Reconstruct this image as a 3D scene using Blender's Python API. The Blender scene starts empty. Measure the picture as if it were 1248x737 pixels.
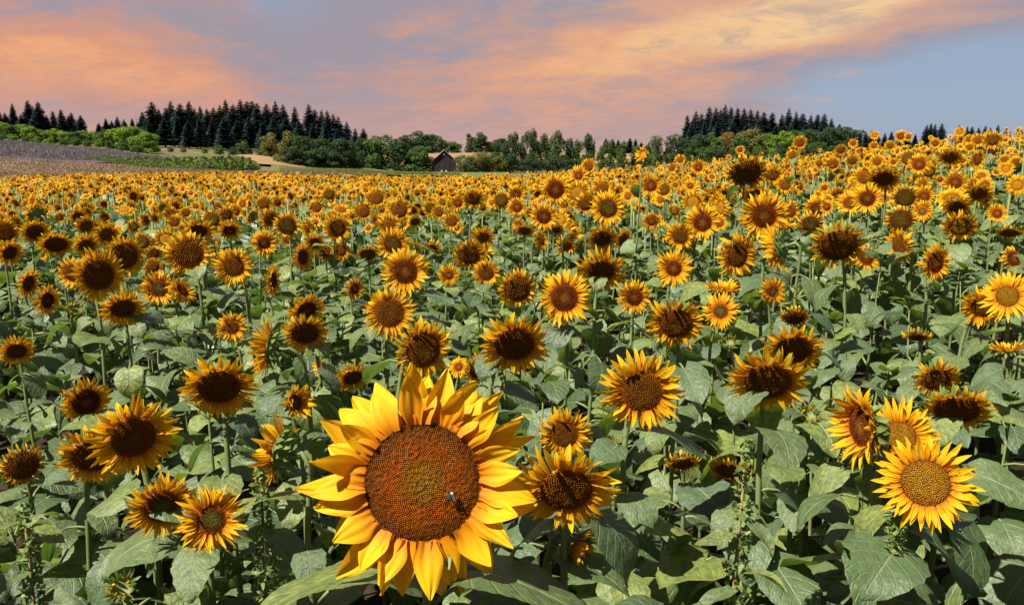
import bpy, math, random
import numpy as np
from mathutils import Matrix, Vector

R_ = math.radians
sc = bpy.context.scene
COL = sc.collection

# ------------------------------------------------------------------ camera
F = 980.0                      # focal length in pixels of the 1248 px wide photograph
PITCH = math.atan((368.5 - 185.0) / F)
ZC = 2.15
cam_d = bpy.data.cameras.new('camera')
cam_d.sensor_width = 36.0
cam_d.lens = F / 1248.0 * 36.0
cam_d.clip_start = 0.05
cam_d.clip_end = 20000.0
cam = bpy.data.objects.new('camera', cam_d)
COL.objects.link(cam)
cam.location = (0, 0, ZC)
cam.rotation_euler = (math.pi / 2 - PITCH, 0, 0)
sc.camera = cam

# ------------------------------------------------------------------ light
SUN_EL, SUN_AZ = R_(54), R_(-128)       # azimuth clockwise from +Y (view direction): from the left, a little behind the camera
sun_dir = Vector((math.sin(SUN_AZ) * math.cos(SUN_EL), math.cos(SUN_AZ) * math.cos(SUN_EL), math.sin(SUN_EL)))
sun_d = bpy.data.lights.new('sun', 'SUN')
sun_d.energy = 5.0
sun_d.angle = R_(0.53)
sun_d.color = (1.0, 0.93, 0.82)
sun = bpy.data.objects.new('sun', sun_d)
COL.objects.link(sun)
sun.rotation_euler = (-sun_dir).to_track_quat('-Z', 'Y').to_euler()

sc.view_settings.view_transform = 'Standard'
sc.view_settings.look = 'None'
sc.view_settings.gamma = 1.0
sc.view_settings.use_curve_mapping = False
EXPO = 1.38
sc.view_settings.exposure = EXPO
sc.render.engine = 'CYCLES'
sc.cycles.max_bounces = 7
sc.cycles.diffuse_bounces = 4
sc.cycles.transmission_bounces = 4
sc.cycles.use_denoising = True
sc.cycles.sample_clamp_indirect = 6.0


class NT:
    """short hand for building node trees"""
    def __init__(s, tree):
        s.t = tree
        s.t.nodes.clear()

    def n(s, kind, **kw):
        nd = s.t.nodes.new(kind)
        for k, v in kw.items():
            setattr(nd, k, v)
        return nd

    def l(s, a, b):
        s.t.links.new(a, b)

    def put(s, sock, v):
        if hasattr(v, 'is_linked') or isinstance(v, bpy.types.NodeSocket):
            s.l(v, sock)
        else:
            sock.default_value = v

    def m(s, op, a, b=0.0, c=0.0, clamp=False):
        nd = s.n('ShaderNodeMath', operation=op, use_clamp=clamp)
        s.put(nd.inputs[0], a)
        s.put(nd.inputs[1], b)
        s.put(nd.inputs[2], c)
        return nd.outputs[0]

    def mix(s, f, a, b, mode='MIX'):
        nd = s.n('ShaderNodeMix', data_type='RGBA', blend_type=mode)
        s.put(nd.inputs[0], f)
        for sock, v in ((nd.inputs[6], a), (nd.inputs[7], b)):
            if isinstance(v, tuple) and len(v) == 3:
                v = v + (1.0,)
            s.put(sock, v)
        return nd.outputs[2]

    def sm(s, x, a, b):
        nd = s.n('ShaderNodeMapRange', interpolation_type='SMOOTHSTEP')
        s.put(nd.inputs[0], x)
        nd.inputs[1].default_value = a
        nd.inputs[2].default_value = b
        return nd.outputs[0]

    def noise(s, vec, scale, detail=4.0, rough=0.55, dist=0.0, lac=2.0):
        nd = s.n('ShaderNodeTexNoise')
        if vec is not None:
            s.l(vec, nd.inputs['Vector'])
        nd.inputs['Scale'].default_value = scale
        nd.inputs['Detail'].default_value = detail
        nd.inputs['Roughness'].default_value = rough
        nd.inputs['Distortion'].default_value = dist
        nd.inputs['Lacunarity'].default_value = lac
        return nd

    def xyz(s, x, y, z):
        nd = s.n('ShaderNodeCombineXYZ')
        s.put(nd.inputs[0], x)
        s.put(nd.inputs[1], y)
        s.put(nd.inputs[2], z)
        return nd.outputs[0]

    def ramp(s, f, stops, mode='LINEAR'):
        nd = s.n('ShaderNodeValToRGB')
        nd.color_ramp.interpolation = mode
        el = nd.color_ramp.elements
        while len(el) > 1:
            el.remove(el[-1])
        el[0].position, el[0].color = stops[0][0], tuple(stops[0][1]) + (1,)
        for p, c in stops[1:]:
            e = el.new(p)
            e.color = tuple(c) + (1,)
        s.put(nd.inputs[0], f)
        return nd.outputs[0]

    def attr(s, name):
        return s.n('ShaderNodeAttribute', attribute_name=name).outputs['Fac']


# ------------------------------------------------------------------ sky
def make_sky():
    w = bpy.data.worlds.new('World')
    sc.world = w
    w.use_nodes = True
    T = NT(w.node_tree)
    out = T.n('ShaderNodeOutputWorld')
    bg = T.n('ShaderNodeBackground')
    ST = 0.10
    bg.inputs['Strength'].default_value = ST
    T.l(bg.outputs[0], out.inputs[0])
    sky = T.n('ShaderNodeTexSky', sky_type='NISHITA', sun_disc=False)
    sky.sun_elevation = SUN_EL
    sky.sun_rotation = SUN_AZ
    sky.air_density = 1.0
    sky.dust_density = 0.6
    sky.ozone_density = 2.0
    tc = T.n('ShaderNodeTexCoord')
    sp = T.n('ShaderNodeSeparateXYZ')
    T.l(tc.outputs['Generated'], sp.inputs[0])
    X, Y, Z = sp.outputs
    az = T.m('ARCTAN2', X, Y)
    el = T.m('ARCSINE', Z)

    def K(c):
        return tuple(v / ST / 2 ** EXPO for v in c)
    # cloud coordinates: a sheet overhead, so that the streaks converge on the horizon
    den = T.m('ADD', T.m('MAXIMUM', Z, 0.0), 0.14)
    cx = T.m('DIVIDE', X, den)
    cy = T.m('DIVIDE', Y, den)
    # streaks fan out to the upper right: rotate and stretch the sheet
    ca, sa = math.cos(R_(35)), math.sin(R_(35))
    rx = T.m('ADD', T.m('MULTIPLY', cx, ca), T.m('MULTIPLY', cy, sa))
    ry = T.m('SUBTRACT', T.m('MULTIPLY', cy, ca), T.m('MULTIPLY', cx, sa))
    v1 = T.xyz(T.m('MULTIPLY', rx, 1.05), T.m('MULTIPLY', ry, 0.85), 1.7)
    n1 = T.noise(v1, 1.2, 10, 0.63, 0.4).outputs[0]
    n2 = T.noise(T.xyz(T.m('MULTIPLY', rx, 0.9), T.m('MULTIPLY', ry, 0.8), 5.2), 0.7, 6, 0.55, 0.5).outputs[0]
    n3 = T.noise(T.xyz(T.m('MULTIPLY', rx, 1.2), T.m('MULTIPLY', ry, 0.9), 9.1), 2.8, 11, 0.70, 0.5).outputs[0]

    # broad layout of the cloud banks over azimuth and elevation
    def blob(a0, e0, sa_, se_, tilt=0.0):
        da = T.m('SUBTRACT', az, R_(a0))
        de = T.m('SUBTRACT', T.m('SUBTRACT', el, R_(e0)), T.m('MULTIPLY', da, tilt))
        q = T.m('ADD', T.m('POWER', T.m('DIVIDE', da, R_(sa_)), 2.0), T.m('POWER', T.m('DIVIDE', de, R_(se_)), 2.0))
        return T.m('EXPONENT', T.m('MULTIPLY', q, -1.0))
    left = blob(-27, 5.0, 12, 4.5, -0.12)
    mid = blob(6, 6.3, 16, 4.6, 0.14)
    right = blob(23, 8.8, 13, 2.5, 0.08)
    low = blob(2, 1.5, 22, 3.2)
    clear = blob(30, 3.0, 9, 3.0)
    gap = blob(-14.5, 9.0, 5.5, 5.0)
    bias = T.m('ADD', T.m('ADD', left, mid), right)
    bias = T.m('SUBTRACT', bias, T.m('MULTIPLY', gap, 0.55))
    bias = T.m('SUBTRACT', bias, T.m('MULTIPLY', clear, 0.75))
    # thin mauve veil over the blue
    vd = T.m('ADD', T.m('MULTIPLY', n2, 1.0), T.m('MULTIPLY', bias, 0.32))
    vd = T.m('ADD', vd, T.m('MULTIPLY', low, 0.35))
    vd = T.m('SUBTRACT', vd, T.m('MULTIPLY', clear, 0.28))
    vd = T.m('ADD', vd, T.m('MULTIPLY', T.sm(az, R_(14), R_(-10)), 0.26))
    veil = T.sm(vd, 0.38, 0.80)
    # lit orange cloud
    d = T.m('ADD', T.m('ADD', T.m('MULTIPLY', n1, 1.15), T.m('MULTIPLY', n3, 0.75)), T.m('SUBTRACT', T.m('MULTIPLY', bias, 0.38), 0.25))
    cloud = T.sm(d, 0.70, 1.10)
    core = T.sm(d, 1.00, 1.28)

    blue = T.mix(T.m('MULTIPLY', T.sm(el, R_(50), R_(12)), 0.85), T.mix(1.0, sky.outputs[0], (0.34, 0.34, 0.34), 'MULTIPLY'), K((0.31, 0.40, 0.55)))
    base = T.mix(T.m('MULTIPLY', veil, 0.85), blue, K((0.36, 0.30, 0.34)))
    pink = T.mix(T.sm(az, R_(-30), R_(28)), K((0.74, 0.33, 0.20)), K((0.78, 0.42, 0.26)))
    gold = T.mix(T.sm(az, R_(-6), R_(24)), K((0.92, 0.43, 0.19)), K((0.95, 0.64, 0.32)))
    cl = T.mix(core, pink, gold)
    colr = T.mix(T.m('MULTIPLY', cloud, 0.92), base, cl)
    # pink dusty band towards the horizon
    hz = T.m('MULTIPLY', T.sm(el, R_(6.0), R_(-0.5)), T.sm(az, R_(26), R_(10)))
    colr = T.mix(T.m('MULTIPLY', hz, 0.72), colr, K((0.64, 0.375, 0.32)))
    # grey shreds inside the cloud
    sh = T.m('MULTIPLY', T.sm(n3, 0.47, 0.66), T.sm(T.m('ADD', veil, cloud), 0.3, 1.2))
    colr = T.mix(T.m('MULTIPLY', sh, 0.55), colr, K((0.36, 0.29, 0.34)))
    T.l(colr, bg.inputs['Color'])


make_sky()

# ------------------------------------------------------------------ rays and terrain
SP, CP = math.sin(PITCH), math.cos(PITCH)


def ray(px, py):
    xc, yc = (px - 624.0) / F, -(py - 368.5) / F
    return np.array([xc, CP + SP * yc, -SP + CP * yc])      # length 1 along the optical axis


def at_depth(px, py, t):
    return np.array([0, 0, ZC]) + t * ray(px, py)


def project(p):
    x, y, z = p[0], p[1], p[2] - ZC
    t = y * CP - z * SP
    up = y * SP + z * CP
    return 624 + F * x / t, 368.5 - F * up / t, t


COLS = [-250, 0, 100, 200, 300, 400, 500, 600, 700, 800, 900, 1000, 1120, 1248, 1500]
ROWS = [62, 90, 130, 180, 250, 320, 420, 700, 1500, 5000]
PY = {
    -250: [226, 214, 194, 180, 168, 164, 158, 158, 172, 183],
    0:    [225, 213.5, 196, 184, 173, 169, 162, 160, 172, 183],
    100:  [224, 213, 200, 191, 180, 174, 166, 163, 172, 183],
    200:  [223, 212, 206, 199, 190, 183, 174, 170, 174, 183],
    300:  [221, 212, 208, 203, 194, 187, 178, 174, 176, 183],
    400:  [219, 213, 210, 208, 205, 201, 190, 181, 180, 183],
    500:  [218, 214, 212.5, 211.5, 210.5, 208.5, 201, 187, 184, 184.5],
    600:  [218, 216, 214, 213, 211.5, 209.5, 203, 186, 184, 184.5],
    700:  [217, 216, 214.5, 213, 211, 208, 202, 188, 184, 184.5],
    800:  [216, 215, 213, 211, 207, 203, 198, 188, 185, 184.5],
    900:  [213, 211, 208, 204, 197, 191, 186, 183, 184, 184.5],
    1000: [207, 205, 202, 198, 192, 187, 183, 181, 184, 184.5],
    1120: [200, 199, 197, 194, 190, 187, 184, 183, 184, 184.5],
    1248: [196, 195, 193, 191, 188, 186, 184, 183, 184, 184.5],
    1500: [194, 193, 191, 189, 187, 185, 184, 183, 184, 184.5],
}
_A = np.array([math.atan2(ray(c, 190)[0], ray(c, 190)[1]) for c in COLS])
_LR = np.log(np.array(ROWS, float))
_ZT = np.zeros((len(COLS), len(ROWS)))
for _i, _c in enumerate(COLS):
    for _j, _d in enumerate(ROWS):
        _r = ray(_c, PY[_c][_j])
        _ZT[_i, _j] = ZC + _d * _r[2] / math.hypot(_r[0], _r[1])   # rows are ranges on the ground


def zfun(x, y):
    x, y = np.asarray(x, float), np.asarray(y, float)
    r = np.hypot(x, y)
    a = np.arctan2(x, y)
    rn = np.minimum(r, 70.0)
    sx, sy = x / np.maximum(r, 1e-6) * rn, y / np.maximum(r, 1e-6) * rn
    sx = np.clip(sx, -40, 26)
    dn = 0.008 + 0.010 * np.clip((np.degrees(a) + 22) / 14, 0, 1)
    near = np.where(sx < 0, 0.02 * sx, 0.06 * sx + 0.003 * sx * sx) - dn * np.clip(sy, -30, 70)
    near = near + 0.03 * np.sin(x * 0.9 + 1.3) * np.sin(y * 0.7)
    ac = np.clip(a, _A[0], _A[-1])
    lr = np.clip(np.log(np.maximum(r, 1e-3)), _LR[0], _LR[-1])
    i = np.clip(np.searchsorted(_A, ac) - 1, 0, len(_A) - 2)
    j = np.clip(np.searchsorted(_LR, lr) - 1, 0, len(_LR) - 2)
    fa = (ac - _A[i]) / (_A[i + 1] - _A[i])
    fa = fa * fa * (3 - 2 * fa)
    fr = (lr - _LR[j]) / (_LR[j + 1] - _LR[j])
    far = (_ZT[i, j] * (1 - fa) * (1 - fr) + _ZT[i + 1, j] * fa * (1 - fr)
           + _ZT[i, j + 1] * (1 - fa) * fr + _ZT[i + 1, j + 1] * fa * fr)
    edge = np.where(x > 0, 26 + 14 * np.clip(1 - x / np.maximum(y, 1) / 0.25, 0, 1), 44.0)
    w = np.clip((r - edge) / 16.0, 0, 1)
    w = w * w * (3 - 2 * w)
    return near * (1 - w) + far * w


def field_edge(x, y):
    """range to the far edge of the sunflower field, by direction"""
    a = np.degrees(np.arctan2(x, y))
    return np.interp(a, [-60, -20, -2, 12, 22, 35, 60], [47, 47, 40, 30, 27, 27, 27])


# ------------------------------------------------------------------ mesh helpers
class MB:
    """collects vertices, faces, material indices and per-vertex rad / lat / rnd"""
    def __init__(s):
        s.v, s.f, s.mi, s.rad, s.lat, s.rnd = [], [], [], [], [], []
        s.n = 0

    def add(s, v, f, mi=0, rad=None, lat=None, rnd=0.0, M=None, t=None):
        v = np.asarray(v, float)
        if M is not None:
            v = v @ np.asarray(M).T
        if t is not None:
            v = v + np.asarray(t)
        k = len(v)
        s.v.append(v)
        s.f.extend(tuple(i + s.n for i in q) for q in f)
        s.mi.extend([mi] * len(f))
        s.rad.append(np.zeros(k) if rad is None else np.broadcast_to(np.asarray(rad, float), (k,)))
        s.lat.append(np.zeros(k) if lat is None else np.broadcast_to(np.asarray(lat, float), (k,)))
        s.rnd.append(np.full(k, rnd))
        s.n += k

    def arrays(s):
        """triangulated numpy arrays"""
        tri, tm = [], []
        for q, m in zip(s.f, s.mi):
            for k in range(1, len(q) - 1):
                tri.append((q[0], q[k], q[k + 1]))
                tm.append(m)
        return (np.concatenate(s.v), np.array(tri, int), np.array(tm, int),
                np.concatenate(s.rad), np.concatenate(s.lat))

    def mesh(s, name, mats, smooth=True):
        me = bpy.data.meshes.new(name)
        v = np.concatenate(s.v) if s.v else np.zeros((0, 3))
        me.from_pydata(v.tolist(), [], s.f)
        for m in mats:
            me.materials.append(m)
        me.polygons.foreach_set('material_index', s.mi)
        me.polygons.foreach_set('use_smooth', [smooth] * len(s.f))
        for nm, arr in (('rad', s.rad), ('lat', s.lat), ('rnd', s.rnd)):
            at = me.attributes.new(nm, 'FLOAT', 'POINT')
            at.data.foreach_set('value', np.concatenate(arr).astype(np.float32))
        me.update()
        return me


def big_mesh(name, V, Tr, MI, mats, attrs, smooth=True):
    me = bpy.data.meshes.new(name)
    me.vertices.add(len(V))
    me.vertices.foreach_set('co', V.astype(np.float32).ravel())
    me.loops.add(len(Tr) * 3)
    me.loops.foreach_set('vertex_index', Tr.astype(np.int32).ravel())
    me.polygons.add(len(Tr))
    me.polygons.foreach_set('loop_start', np.arange(0, len(Tr) * 3, 3, dtype=np.int32))
    me.polygons.foreach_set('material_index', MI.astype(np.int32))
    me.polygons.foreach_set('use_smooth', np.full(len(Tr), smooth))
    for m in mats:
        me.materials.append(m)
    for nm, arr in attrs.items():
        at = me.attributes.new(nm, 'FLOAT', 'POINT')
        at.data.foreach_set('value', arr.astype(np.float32))
    me.update(calc_edges=True)
    me.validate()
    return me


def ob(name, data, parent=None, M=None, loc=None):
    o = bpy.data.objects.new(name, data)
    COL.objects.link(o)
    if parent is not None:
        o.parent = parent
    if M is not None:
        o.matrix_local = M
    elif loc is not None:
        o.location = loc
    return o


def tag(o, label=None, cat=None, group=None, kind=None):
    for k, v in (('label', label), ('category', cat), ('group', group), ('kind', kind)):
        if v:
            o[k] = v
    return o


def rx(a):
    c, s = math.cos(a), math.sin(a)
    return np.array([[1, 0, 0], [0, c, -s], [0, s, c]])


def ry(a):
    c, s = math.cos(a), math.sin(a)
    return np.array([[c, 0, s], [0, 1, 0], [-s, 0, c]])


def rz(a):
    c, s = math.cos(a), math.sin(a)
    return np.array([[c, -s, 0], [s, c, 0], [0, 0, 1]])


def M4(Rm, t):
    m = np.eye(4)
    m[:3, :3] = Rm
    m[:3, 3] = t
    return Matrix(m.tolist())


def frame_z(n, up=(0, 0, 1)):
    """rotation whose z axis is n"""
    n = np.asarray(n, float) / np.linalg.norm(n)
    u = np.asarray(up, float)
    x = np.cross(u, n)
    if np.linalg.norm(x) < 1e-4:
        x = np.array([1.0, 0, 0])
    x /= np.linalg.norm(x)
    return np.stack([x, np.cross(n, x), n], axis=1)


def tube(path, radii, sides=7):
    path = np.asarray(path, float)
    n = len(path)
    V, Fc = [], []
    tg = np.gradient(path, axis=0)
    prev = np.array([1.0, 0.1, 0.0])
    for i in range(n):
        t = tg[i] / max(np.linalg.norm(tg[i]), 1e-9)
        x = prev - t * prev.dot(t)
        x /= max(np.linalg.norm(x), 1e-9)
        prev = x
        y = np.cross(t, x)
        for k in range(sides):
            a = 2 * math.pi * k / sides
            V.append(path[i] + radii[i] * (math.cos(a) * x + math.sin(a) * y))
    for i in range(n - 1):
        for k in range(sides):
            a, b = i * sides + k, i * sides + (k + 1) % sides
            Fc.append((a, b, b + sides, a + sides))
    Fc.append(tuple(range(sides - 1, -1, -1)))
    Fc.append(tuple((n - 1) * sides + k for k in range(sides)))
    return np.array(V), Fc


def box(x0, x1, y0, y1, z0, z1):
    V = [(x, y, z) for z in (z0, z1) for y in (y0, y1) for x in (x0, x1)]
    return np.array(V, float), [(0, 2, 3, 1), (4, 5, 7, 6), (0, 1, 5, 4), (2, 6, 7, 3), (0, 4, 6, 2), (1, 3, 7, 5)]


# ------------------------------------------------------------------ materials
def mat(name):
    m = bpy.data.materials.new(name)
    m.use_nodes = True
    T = NT(m.node_tree)
    out = T.n('ShaderNodeOutputMaterial')
    return m, T, out


def rndval(T):
    oi = T.n('ShaderNodeObjectInfo').outputs['Random']
    return T.m('FRACT', T.m('ADD', oi, T.attr('rnd')))


def leafy(name, col, trans, rough=0.55, spec=0.35, tw=0.3, bump=None, bstr=0.3, bdist=0.01):
    """diffuse + gloss on the top, light let through"""
    m, T, out = mat(name)
    c, t = col(T), None
    pb = T.n('ShaderNodeBsdfPrincipled')
    T.put(pb.inputs['Base Color'], c)
    pb.inputs['Roughness'].default_value = rough
    pb.inputs['Specular IOR Level'].default_value = spec
    tr = T.n('ShaderNodeBsdfTranslucent')
    t = T.mix(1.0, c, trans + (1.0,), 'MULTIPLY')
    T.l(t, tr.inputs['Color'])
    mx = T.n('ShaderNodeMixShader')
    mx.inputs[0].default_value = tw
    T.l(pb.outputs[0], mx.inputs[1])
    T.l(tr.outputs[0], mx.inputs[2])
    if bump:
        bn = T.n('ShaderNodeBump')
        bn.inputs['Strength'].default_value = bstr
        bn.inputs['Distance'].default_value = bdist
        T.l(bump(T), bn.inputs['Height'])
        T.l(bn.outputs[0], pb.inputs['Normal'])
    T.l(mx.outputs[0], out.inputs[0])
    return m


def petal_col(T):
    rad = T.attr('rad')
    c = T.ramp(rad, [(0.0, (0.44, 0.120, 0.003)), (0.20, (0.60, 0.245, 0.004)), (0.45, (0.69, 0.385, 0.006)), (1.0, (0.75, 0.470, 0.010))])
    r = rndval(T)
    c = T.mix(T.m('MULTIPLY', r, 0.24), c, (0.58, 0.215, 0.004))
    streak = T.noise(T.xyz(T.m('MULTIPLY', rad, 1.2), T.m('MULTIPLY', T.attr('lat'), 5.0), T.m('MULTIPLY', r, 40.0)), 2.0, 3).outputs[0]
    return T.mix(T.sm(streak, 0.52, 0.8), c, (0.55, 0.20, 0.005))


def petal_bump(T):
    return T.m('SINE', T.m('ADD', T.m('MULTIPLY', T.attr('lat'), 9.0), T.m('MULTIPLY', T.attr('rad'), 2.0)))


M_PETAL = leafy('petal', petal_col, (1.0, 0.85, 0.6), rough=0.6, spec=0.15, tw=0.38, bump=petal_bump, bstr=0.45, bdist=0.0015)


def leaf_vein(T):
    s, v = T.attr('rad'), T.m('ABSOLUTE', T.attr('lat'))
    rib = T.m('SUBTRACT', 1.0, T.sm(v, 0.015, 0.055))
    ph = T.m('FRACT', T.m('MULTIPLY', T.m('SUBTRACT', s, T.m('MULTIPLY', v, 0.34)), 6.0))
    lat = T.m('SUBTRACT', 1.0, T.sm(T.m('ABSOLUTE', T.m('SUBTRACT', ph, 0.5)), 0.02, 0.09))
    return T.m('MAXIMUM', rib, T.m('MULTIPLY', lat, 0.55))


def leaf_col(T):
    r = rndval(T)
    c = T.ramp(r, [(0.0, (0.034, 0.066, 0.026)), (0.3, (0.078, 0.122, 0.046)), (0.6, (0.112, 0.155, 0.052)), (0.82, (0.145, 0.185, 0.046)), (1.0, (0.200, 0.235, 0.042))])
    tc = T.n('ShaderNodeTexCoord')
    nz = T.noise(tc.outputs['Object'], 9.0, 5, 0.6).outputs[0]
    c = T.mix(T.sm(nz, 0.35, 0.75), c, (0.060, 0.092, 0.040))
    # yellowing and brown spots on a few leaves
    sp = T.noise(tc.outputs['Object'], 26.0, 3, 0.6).outputs[0]
    old = T.m('MULTIPLY', T.sm(sp, 0.66, 0.76), T.sm(r, 0.55, 0.95))
    c = T.mix(T.m('MULTIPLY', old, 0.7), c, (0.17, 0.115, 0.04))
    return T.mix(T.m('MULTIPLY', leaf_vein(T), 0.55), c, (0.19, 0.24, 0.12))


def leaf_bump(T):
    tc = T.n('ShaderNodeTexCoord')
    nz = T.noise(tc.outputs['Object'], 30.0, 4, 0.6).outputs[0]
    big = T.noise(tc.outputs['Object'], 7.0, 2, 0.5).outputs[0]
    return T.m('ADD', T.m('SUBTRACT', T.m('MULTIPLY', nz, 0.5), T.m('MULTIPLY', leaf_vein(T), 0.7)), T.m('MULTIPLY', big, 1.5))


M_LEAF = leafy('leaf', leaf_col, (1.25, 1.5, 0.45), rough=0.46, spec=0.55, tw=0.30, bump=leaf_bump, bstr=0.55, bdist=0.008)


def stem_col(T):
    tc = T.n('ShaderNodeTexCoord')
    nz = T.noise(tc.outputs['Object'], 14.0, 3).outputs[0]
    return T.mix(nz, (0.085, 0.125, 0.035), (0.185, 0.215, 0.085))


M_STEM = leafy('stem', stem_col, (1.0, 1.1, 0.4), rough=0.6, spec=0.3, tw=0.1)


def bract_col(T):
    return T.mix(rndval(T), (0.085, 0.135, 0.032), (0.14, 0.19, 0.045))


M_BRACT = leafy('bract', bract_col, (1.1, 1.3, 0.5), rough=0.55, spec=0.3, tw=0.2)


def disc_mat(name, stops, spot=0.35):
    m, T, out = mat(name)
    pb = T.n('ShaderNodeBsdfPrincipled')
    tc = T.n('ShaderNodeTexCoord')
    nz = T.noise(tc.outputs['Object'], 5.0, 4, 0.6).outputs[0]
    rad = T.m('ADD', T.attr('rad'), T.m('MULTIPLY', T.m('SUBTRACT', nz, 0.5), 0.16))
    c = T.ramp(rad, stops)
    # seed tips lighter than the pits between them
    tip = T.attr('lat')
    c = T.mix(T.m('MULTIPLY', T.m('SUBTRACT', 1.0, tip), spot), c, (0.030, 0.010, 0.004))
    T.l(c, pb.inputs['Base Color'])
    pb.inputs['Roughness'].default_value = 0.85
    pb.inputs['Specular IOR Level'].default_value = 0.05
    vo = T.n('ShaderNodeTexVoronoi')
    vo.inputs['Scale'].default_value = 26.0
    T.l(tc.outputs['Object'], vo.inputs['Vector'])
    bn = T.n('ShaderNodeBump')
    bn.inputs['Strength'].default_value = 0.5
    bn.inputs['Distance'].default_value = 0.02
    T.l(vo.outputs['Distance'], bn.inputs['Height'])
    T.l(bn.outputs[0], pb.inputs['Normal'])
    T.l(pb.outputs[0], out.inputs[0])
    return m


BR = (0.070, 0.026, 0.007)
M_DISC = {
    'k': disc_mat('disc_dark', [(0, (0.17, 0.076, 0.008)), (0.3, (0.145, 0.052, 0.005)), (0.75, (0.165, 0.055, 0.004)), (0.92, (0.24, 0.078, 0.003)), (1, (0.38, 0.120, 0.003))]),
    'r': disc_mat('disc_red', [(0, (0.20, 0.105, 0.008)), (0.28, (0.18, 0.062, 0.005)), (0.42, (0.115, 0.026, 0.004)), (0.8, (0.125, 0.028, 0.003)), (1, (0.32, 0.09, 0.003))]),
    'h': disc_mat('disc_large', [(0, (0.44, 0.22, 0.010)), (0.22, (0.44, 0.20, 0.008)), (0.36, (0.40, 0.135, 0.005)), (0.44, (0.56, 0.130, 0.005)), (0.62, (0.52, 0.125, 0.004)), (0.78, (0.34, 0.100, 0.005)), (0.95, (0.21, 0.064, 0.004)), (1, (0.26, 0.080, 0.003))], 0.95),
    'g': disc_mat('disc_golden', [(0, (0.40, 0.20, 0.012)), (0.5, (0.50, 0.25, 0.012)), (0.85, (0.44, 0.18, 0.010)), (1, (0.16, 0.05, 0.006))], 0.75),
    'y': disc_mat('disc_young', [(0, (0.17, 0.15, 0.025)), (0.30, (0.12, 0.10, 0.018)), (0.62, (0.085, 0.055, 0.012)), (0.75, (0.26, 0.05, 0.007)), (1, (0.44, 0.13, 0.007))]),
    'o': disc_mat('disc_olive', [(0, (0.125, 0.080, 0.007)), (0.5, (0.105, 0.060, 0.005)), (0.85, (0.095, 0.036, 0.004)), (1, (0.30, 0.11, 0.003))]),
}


def ground_mat(name, stops, scale=1.0, stretch=(1, 1, 1), bump=0.5, det=8):
    m, T, out = mat(name)
    pb = T.n('ShaderNodeBsdfPrincipled')
    tc = T.n('ShaderNodeTexCoord')
    mp = T.n('ShaderNodeMapping')
    mp.inputs['Scale'].default_value = stretch
    T.l(tc.outputs['Object'], mp.inputs[0])
    nz = T.noise(mp.outputs[0], scale, det, 0.65).outputs[0]
    T.l(T.ramp(nz, stops), pb.inputs['Base Color'])
    pb.inputs['Roughness'].default_value = 0.95
    pb.inputs['Specular IOR Level'].default_value = 0.1
    n2 = T.noise(tc.outputs['Object'], scale * 4, 6, 0.7).outputs[0]
    bn = T.n('ShaderNodeBump')
    bn.inputs['Strength'].default_value = bump
    bn.inputs['Distance'].default_value = 0.1
    T.l(n2, bn.inputs['Height'])
    T.l(bn.outputs[0], pb.inputs['Normal'])
    T.l(pb.outputs[0], out.inputs[0])
    return m


M_LAND = ground_mat('land', [(0.3, (0.055, 0.065, 0.022)), (0.5, (0.09, 0.085, 0.035)), (0.7, (0.14, 0.11, 0.05))], 0.06)
M_SOIL = ground_mat('soil', [(0.3, (0.014, 0.010, 0.006)), (0.55, (0.028, 0.020, 0.012)), (0.8, (0.050, 0.036, 0.022))], 3.0)
M_LAV = ground_mat('lavender', [(0.30, (0.040, 0.032, 0.042)), (0.5, (0.068, 0.053, 0.068)), (0.70, (0.105, 0.082, 0.094))], 0.55, (0.25, 1.3, 1))
M_STUB = ground_mat('stubble', [(0.34, (0.040, 0.048, 0.014)), (0.45, (0.110, 0.072, 0.050)), (0.6, (0.165, 0.100, 0.076)), (0.8, (0.190, 0.130, 0.085))], 0.16, (0.22, 1.6, 1))
M_MEAD = ground_mat('meadow', [(0.3, (0.050, 0.068, 0.018)), (0.5, (0.085, 0.100, 0.030)), (0.75, (0.13, 0.128, 0.050))], 0.22, (0.4, 1, 1))
M_STRAW = ground_mat('straw', [(0.3, (0.14, 0.092, 0.045)), (0.55, (0.205, 0.132, 0.066)), (0.8, (0.25, 0.17, 0.095))], 0.05, (0.4, 1, 1))


# ------------------------------------------------------------------ ground
def polar_sheet(name, az, rr, lift, material, label, ring=False):
    A, Rr = np.meshgrid(np.asarray(az), np.asarray(rr), indexing='ij')
    X, Y = np.sin(A) * Rr, np.cos(A) * Rr
    Zz = zfun(X, Y) + lift - 0.35 * np.clip((Rr - 60) / 15, 0, 1)
    na, nr = A.shape
    V = np.stack([X, Y, Zz], -1).reshape(-1, 3)
    idx = np.arange(na * nr).reshape(na, nr)
    q = np.stack([idx[:-1, :-1], idx[:-1, 1:], idx[1:, 1:], idx[1:, :-1]], -1).reshape(-1, 4)
    tri = np.concatenate([q[:, [0, 2, 1]], q[:, [0, 3, 2]]])
    me = big_mesh(name, V, tri, np.zeros(len(tri), int), [material], {})
    o = ob(name, me)
    return tag(o, label, 'ground', kind='structure')


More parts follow.
